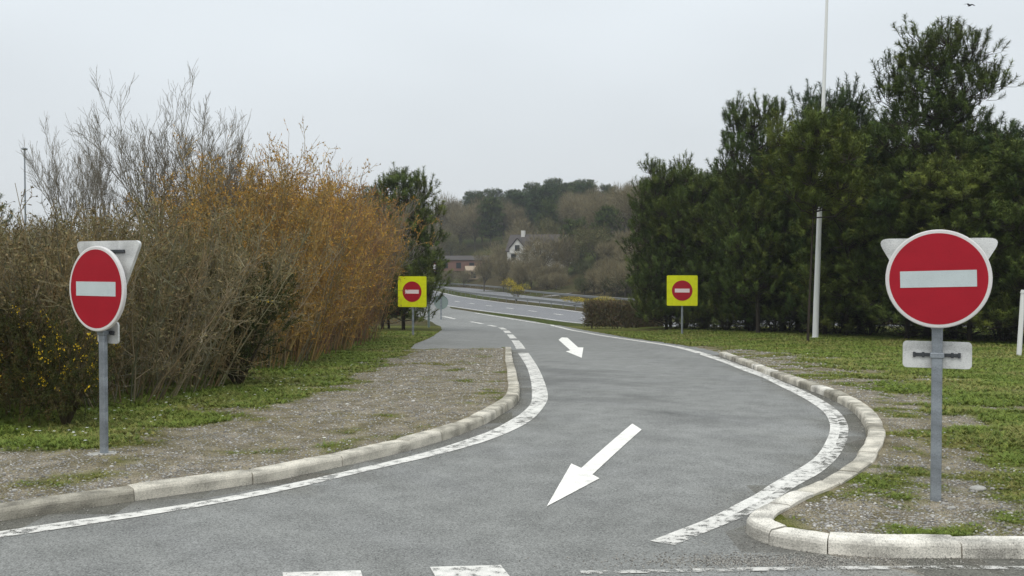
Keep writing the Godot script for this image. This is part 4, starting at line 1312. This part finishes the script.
func build_background() -> void:
	var br := [Color(0.20, 0.17, 0.095), Color(0.165, 0.14, 0.08), Color(0.22, 0.185, 0.105)]
	var ol := [Color(0.13, 0.125, 0.05), Color(0.16, 0.14, 0.06), Color(0.11, 0.11, 0.045)]
	var F := [far_tree_mesh(501, 9.5, 4.2, br, 4200), far_tree_mesh(502, 9.0, 4.6, br, 4200), far_tree_mesh(503, 8.0, 4.0, ol, 3600, 0.5), far_tree_mesh(504, 4.2, 3.2, br, 2400), far_tree_mesh(505, 4.0, 3.0, [Color(0.07, 0.085, 0.03), Color(0.10, 0.09, 0.045)], 2600, 0.6)]
	rng.seed = 111
	# house on the slope
	build_house(Vector3(6.0, 0, -192.0), deg_to_rad(-14))
	shed("long_shed", "long low red-brown building far behind, left of the house", "building", Vector3(-10.5, 0, -232.0), 13.0, 2.5, M.brick)
	for q in [[-13.5, -218.0], [-10.2, -212.0], [-5.5, -214.0]]:
		plant("far_bush", F[3], "stems", "foliage", on_land(q[0], q[1]), q[0], Vector3.ONE * 0.75, "brown bush in front of the far low buildings", "bush", "bushes before the far low buildings")
	shed("shed", "small pale tan building far behind beside the red-brown one", "building", Vector3(-8.2, 0, -222.0), 4.0, 1.9, M.tan)
	# wooded slope: trees in rows going back
	var spots := []
	for row in 8:
		var d := 172.0 + row * 17.0
		var x0 := -19.0 - row * 1.5
		var x1 := 46.0 + row * 6.0
		var x := x0 + rng.randf_range(0, 3)
		while x < x1:
			spots.append([x, -d + rng.randf_range(-5, 5), row])
			x += rng.randf_range(4.0, 6.4)
	for s in spots:
		var e: float = s[0] - far_edge_x(s[1])
		if e < 15.0: continue
		if absf(s[0] - 6.0) < 7.5 and s[1] > -204.0 and s[1] < -178.0: continue
		if s[0] > -16.0 and s[0] < -2.0 and s[1] > -240.0 and s[1] < -206.0 and e < 34.0: continue
		var r := rng.randf()
		var px: float = s[0] / -s[1] * 1000.0
		if s[2] >= 4 and px > -52.0 and px < 78.0 and r < 0.8:
			pine([0, 1][rng.randi() % 2], s[0], s[1], rng.randf_range(1.0, 1.3), rng.randf_range(1.5, 2.1), "dark evergreen on the far hill's crest behind the house", "evergreens on the far hill")
		elif r < 0.1:
			pine(3, s[0], s[1], rng.randf_range(1.0, 1.25), rng.randf_range(1.0, 1.4), "dark evergreen scattered among the bare trees of the far hill", "evergreens among the far bare trees")
		elif r < 0.22:
			plant("far_tree", F[2], "trunk", "crown", on_land(s[0], s[1]), rng.randf() * TAU, Vector3.ONE * rng.randf_range(0.8, 1.05), "olive-tinged tree on the wooded far hill", "tree", "olive trees on the far hill")
		else:
			plant("far_tree", F[rng.randi() % 2], "trunk", "crown", on_land(s[0], s[1]), rng.randf() * TAU, Vector3(1.1, 1.0, 1.1) * rng.randf_range(0.85, 1.15), "leafless brown tree on the wooded far hill", "tree", "leafless trees on the far hill")
	plant("far_tree", F[2], "trunk", "crown", on_land(14.0, -165.0), 1.0, Vector3(1.1, 0.95, 1.1), "round olive-yellow tree right of the far house", "tree")
	# bank of scrub between the main road and the house
	rng.seed = 113
	for k in 90:
		var d := rng.randf_range(112.0, 168.0)
		var e := rng.randf_range(14.5, 40.0)
		var z := -d
		var x := far_edge_x(z) + e
		if k % 3 == 0:
			plant("far_bush", F[4], "stems", "foliage", on_land(x, z), rng.randf() * TAU, Vector3.ONE * rng.randf_range(0.55, 0.9), "dark greenish scrub bush on the bank beyond the main road", "bush", "green scrub on the far bank")
		else:
			plant("far_bush", F[3], "stems", "foliage", on_land(x, z), rng.randf() * TAU, Vector3.ONE * rng.randf_range(0.6, 1.0), "brown scrub bush on the bank beyond the main road", "bush", "brown scrub on the far bank")
	# low shrubs between the carriageways behind the first rail
	var yel := Color(0.60, 0.46, 0.03)
	var yb := gorse_mesh(220, 1.6, 1.4, [Color(0.12, 0.12, 0.03), Color(0.16, 0.15, 0.03)], 700, yel, 260)
	plant("broom_bush", yb, "foliage", "flowers", on_land(0.55, -131.0), 0.0, Vector3(1.3, 1.9, 1.3), "yellow flowering bush behind the guard rail, left one", "bush", "yellow bushes beyond the guard rail")
	for q in [[7.2, -115.0, 1.0], [9.0, -111.0, 1.1], [10.6, -108.0, 0.95]]:
		plant("broom_bush", yb, "foliage", "flowers", on_land(q[0], q[1]), q[0], Vector3(1.4, 0.75, 1.4) * q[2], "low yellow flowering bush behind the guard rail's right end", "bush", "low yellow bushes beyond the guard rail")
	# woods beyond the frame's sides
	for k in 30:
		var x := rng.randf_range(-120.0, -34.0)
		var z := rng.randf_range(-180.0, -70.0)
		if x > far_edge_x(z) - 26.0: continue
		plant("far_tree", F[rng.randi() % 2], "trunk", "crown", on_land(x, z), rng.randf() * TAU, Vector3.ONE * rng.randf_range(0.7, 1.0), "leafless brown tree in the fields left of the main road", "tree", "leafless trees left of the main road")
	for q in [[-24.5, -118.0], [-28.0, -130.0], [-36.0, -150.0], [-45.0, -168.0], [-55.0, -185.0]]:
		plant("far_tree", F[rng.randi() % 2], "trunk", "crown", on_land(q[0] - 3.0, q[1]), rng.randf() * TAU, Vector3.ONE * rng.randf_range(0.8, 1.0), "leafless brown tree lining the main road's left side", "tree", "leafless trees lining the main road")
	for q in [[-1.5, -176.0, 0.75], [1.8, -171.0, 0.7], [5.0, -174.0, 0.62], [9.5, -172.0, 0.8], [12.0, -177.0, 0.9], [-5.0, -180.0, 0.8], [1.0, -164.0, 0.6], [3.2, -166.0, 0.66]]:
		plant("far_tree", F[0], "trunk", "crown", on_land(q[0], q[1]), rng.randf() * TAU, Vector3.ONE * q[2], "leafless brown tree standing in front of the white house", "tree", "leafless trees in front of the house")
	for q in [[-18.0, -246.0], [-22.5, -256.0], [-13.0, -250.0], [-16.0, -262.0], [-26.0, -270.0], [-9.0, -244.0], [-20.5, -240.0], [-30.0, -280.0]]:
		plant("far_tree", F[rng.randi() % 2], "trunk", "crown", on_land(q[0], q[1]), rng.randf() * TAU, Vector3.ONE * rng.randf_range(1.1, 1.4), "leafless brown tree where the main road disappears", "tree", "leafless trees at the end of the main road")

func build_house(at: Vector3, turn: float) -> void:
	at.y = land(at.x, at.z) - 0.3
	var t := thing("house", "white gabled house half hidden by bare trees on the far slope", "house", at, turn)
	var w := 12.5
	var d := 7.0
	var h := 4.6
	var wall := MB.new()
	wall.box(Vector3(0, h / 2, 0), Vector3(w, h, d))
	for s in [-1.0, 1.0]:
		wall.tri(Vector3(s * w / 2, h, -d / 2), Vector3(s * w / 2, h, d / 2), Vector3(s * w / 2, h + 3.0, 0))
	part("wall", wall.mesh(), M.wall, t)
	var roof := MB.new()
	for s in [-1.0, 1.0]:
		var b := Basis(Vector3(1, 0, 0), s * atan2(3.0, d / 2))
		roof.box(Vector3(0, h + 1.5, s * d / 4) + b * Vector3(0, 0.1, 0), Vector3(w + 0.6, 0.16, 5.0), Color.WHITE, b)
	var ro := part("roof", roof.mesh(), M.roof, t)
	for x in [-3.9, 4.4]:
		var ch := MB.new()
		ch.box(Vector3(x, h + 3.2, 0.2), Vector3(0.7, 1.6, 0.7))
		part("chimney", ch.mesh(), M.wall, ro)
	for x in [-4.2, -0.3]:
		var gm := MB.new()
		gm.slab(PackedVector2Array([Vector2(-1.5, 0), Vector2(1.5, 0), Vector2(1.5, 0.9), Vector2(0, 2.7), Vector2(-1.5, 0.9)]), -2.0, 0.0)
		var gb := part("gable", gm.mesh(), M.wall, t)
		gb.position = Vector3(x, h - 0.4, d / 2 + 0.35)
		var gr := MB.new()
		for s in [-1.0, 1.0]:
			var b := Basis(Vector3(0, 0, 1), -s * 0.876)
			gr.box(Vector3(s * 0.82, 1.92, -0.9) , Vector3(2.6, 0.12, 2.3), Color.WHITE, b)
		part("gable_roof", gr.mesh(), M.roof, gb)
		var wn := MB.new()
		wn.box(Vector3(0, 1.0, 0.01), Vector3(0.9, 1.1, 0.06))
		part("window", wn.mesh(), M.glass, gb)
	for x in [-5.0, -2.6, 0.8, 3.2, 5.2]:
		for y in [1.4, 3.4]:
			var wn := MB.new()
			wn.box(Vector3(x, y, d / 2 + 0.01), Vector3(0.95, 1.25, 0.06))
			part("window", wn.mesh(), M.glass, t)

func shed(called: String, label: String, category: String, at: Vector3, w: float, h: float, mat: Material) -> void:
	at.y = land(at.x, at.z) - 0.2
	var t := thing(called, label, category, at, 0.1)
	var m := MB.new()
	m.box(Vector3(0, h / 2, 0), Vector3(w, h, 5.0))
	part("wall", m.mesh(), mat, t)
	m = MB.new()
	for s in [-1.0, 1.0]:
		var b := Basis(Vector3(1, 0, 0), s * 0.35)
		m.box(Vector3(0, h + 0.5, s * 1.3), Vector3(w + 0.5, 0.14, 3.0), Color.WHITE, b)
	part("roof", m.mesh(), M.roof if mat == M.brick else M.tan, t)
	for k in int(w / 3.0):
		m = MB.new()
		m.box(Vector3(-w / 2 + 1.5 + k * 3.0, h * 0.5, 2.51), Vector3(1.1, 1.3, 0.06))
		part("window", m.mesh(), M.glass, t)

func build_cover() -> void:
	rng.seed = 131
	# tufts of grass
	var tuft := MB.new()
	for k in 9:
		var a := rng.randf() * TAU
		var o := Vector3(cos(a), 0, sin(a)) * rng.randf() * 0.035
		var d := Vector3(cos(a) * 0.7, 1, sin(a) * 0.7) + rnd_dir() * 0.35
		var s := Vector3(-sin(a), 0, cos(a)) * 0.0028
		var L := rng.randf_range(0.03, 0.075)
		var p1 := o + d.normalized() * L * 0.55
		var p2 := p1 + (d + Vector3(cos(a), -0.5, sin(a)) * 0.9).normalized() * L * 0.5
		tuft.quad(o - s, p1 - s * 0.8, p1 + s * 0.8, o + s)
		tuft.tri(p1 - s * 0.8, p2, p1 + s * 0.8)
	var xf := []
	var cols := []
	var sx := []
	var sc := []
	var dx := []
	var dcol := []
	var g1 := Color(0.165, 0.215, 0.038)
	var g2 := Color(0.25, 0.235, 0.075)
	var g3 := Color(0.115, 0.165, 0.03)
	var tries := 0
	while xf.size() < 120000 and tries < 420000:
		tries += 1
		# closer ground gets more of them
		var d := 6.2 + 46.0 * pow(rng.randf(), 2.1)
		var hw := 0.56 * d + 0.6
		var x := rng.randf_range(-hw, hw)
		if x < -8.0 - d * 0.1: continue
		var p := Vector2(x, -d)
		if Geometry2D.is_point_in_polygon(p, slip_poly) or Geometry2D.is_point_in_polygon(p + Vector2(0.013, 0.0071), slip_poly): continue
		var near := minf(dist_to(lk_coarse, p), dist_to(rk_coarse, p)) if d < 33.0 else 9.0
		if near < 0.24: continue
		var s := grass_share(x, -d)
		var y := verge_height(x, -d)
		if rng.randf() < 0.10 + s * s:
			var sz := rng.randf_range(0.55, 1.15) * (0.55 + 0.6 * s) * (1.0 + d * 0.022) * (0.62 if Geometry2D.is_point_in_polygon(p, gravel_left) or Geometry2D.is_point_in_polygon(p, gravel_right) else 1.0)
			xf.append(Transform3D(Basis(Vector3.UP, rng.randf() * TAU).scaled(Vector3(sz, sz * rng.randf_range(0.6, 1.0), sz)), Vector3(x, y - 0.004, -d)))
			var t := clampf(0.35 + noise.get_noise_2d(x * 20, d * 20) * 1.4 + rng.randf_range(-0.3, 0.3), 0, 1)
			var c := g1.lerp(g2, t) if rng.randf() < 0.7 else g3
			if s < 0.5: c = c.lerp(Color(0.27, 0.23, 0.13), rng.randf_range(0.2, 0.8))
			cols.append(jit(c, 0.2))
		if d < 30.0 and rng.randf() < 0.55 * (1.05 - s):
			var sz := rng.randf_range(0.0035, 0.012) * (1.9 if rng.randf() < 0.03 else 1.0) * (1.0 + maxf(d - 10.0, 0.0) * 0.05)
			sx.append(Transform3D(Basis.from_euler(Vector3(rng.randf() * TAU, rng.randf() * TAU, rng.randf() * TAU)).scaled(Vector3(sz, sz * 0.6, sz * 0.85)), Vector3(x, y + sz * 0.15, -d)))
			var b := rng.randf_range(0.14, 0.42) if rng.randf() < 0.94 else rng.randf_range(0.45, 0.65)
			sc.append(Color(b, b * 0.955, b * 0.88))
		if d < 22.0 and x < 0.0 and s > 0.75 and rng.randf() < 0.010:
			dx.append(Transform3D(Basis(Vector3.UP, rng.randf() * TAU).scaled(Vector3.ONE * rng.randf_range(0.7, 1.2)), Vector3(x, y, -d)))
			dcol.append(Color(0.8, 0.8, 0.76))
	scatter("grass", tuft.mesh(), M.leaf, xf, cols, "short winter grass on the verges", "grass")
	var stone := MB.new()
	var ph := SphereMesh.new()
	ph.radius = 1.0
	ph.height = 2.0
	ph.radial_segments = 6
	ph.rings = 3
	scatter("gravel", ph, M.leaf, sx, sc, "loose grey gravel behind the kerbs", "gravel")
	var daisy := MB.new()
	for k in 7:
		var a := TAU * k / 7.0
		daisy.tri(Vector3(0, 0.062, 0), Vector3(cos(a - 0.35) * 0.016, 0.066, sin(a - 0.35) * 0.016), Vector3(cos(a + 0.35) * 0.016, 0.066, sin(a + 0.35) * 0.016))
	daisy.tube(Vector3(0, 0, 0), Vector3(0, 0.062, 0), 0.0015, 0.0015, 3, Color(0.3, 0.5, 0.1))
	scatter("daisies", daisy.mesh(), M.leaf, dx, dcol, "white daisies scattered in the left grass", "flowers")
	# grit washed against the kerbs and into the junction corner
	sx = []
	sc = []
	for k in 9000:
		var line := lk if rng.randf() < 0.4 else rk
		var i := rng.randi_range(0, line.size() - 2)
		var o := line[i].lerp(line[i + 1], rng.randf()) - left_normal(line, i) * pow(rng.randf(), 2.2) * 0.5
		if k % 3 == 0:
			o = Vector2(1.75 + rng.randfn(0, 0.5), -6.3 + rng.randfn(0, 0.09))
		if o.y > -5.0 or o.x < -6.0: continue
		var sz := rng.randf_range(0.002, 0.006)
		sx.append(Transform3D(Basis.from_euler(Vector3(rng.randf() * TAU, rng.randf() * TAU, 0)).scaled(Vector3(sz, sz, sz)), Vector3(o.x, grade(-o.y) + sz * 0.5, o.y)))
		var b := rng.randf_range(0.12, 0.42)
		sc.append(Color(b, b * 0.94, b * 0.84))
	scatter("grit", ph, M.leaf, sx, sc, "fine grit along the foot of the kerbs", "grit")
	# a few larger stones on the right verge
	for q in [[3.72, -7.95, 0.07, "flat pale stone in the grass right of the right sign's post"], [3.26, -7.38, 0.035, "small white pebble at the foot of the right sign's post"]]:
		var st := SphereMesh.new()
		st.radius = q[2]
		st.height = q[2] * 1.1
		st.radial_segments = 9
		st.rings = 5
		var o := MeshInstance3D.new()
		o.name = numbered("stone")
		o.mesh = st
		o.material_override = M.concrete
		o.position = Vector3(q[0], verge_height(q[0], q[1]) + q[2] * 0.12, q[1])
		o.scale = Vector3(1.2, 0.6, 0.8)
		o.rotation.y = 0.5
		add_child(o)
		o.set_meta("label", q[3])
		o.set_meta("category", "stone")
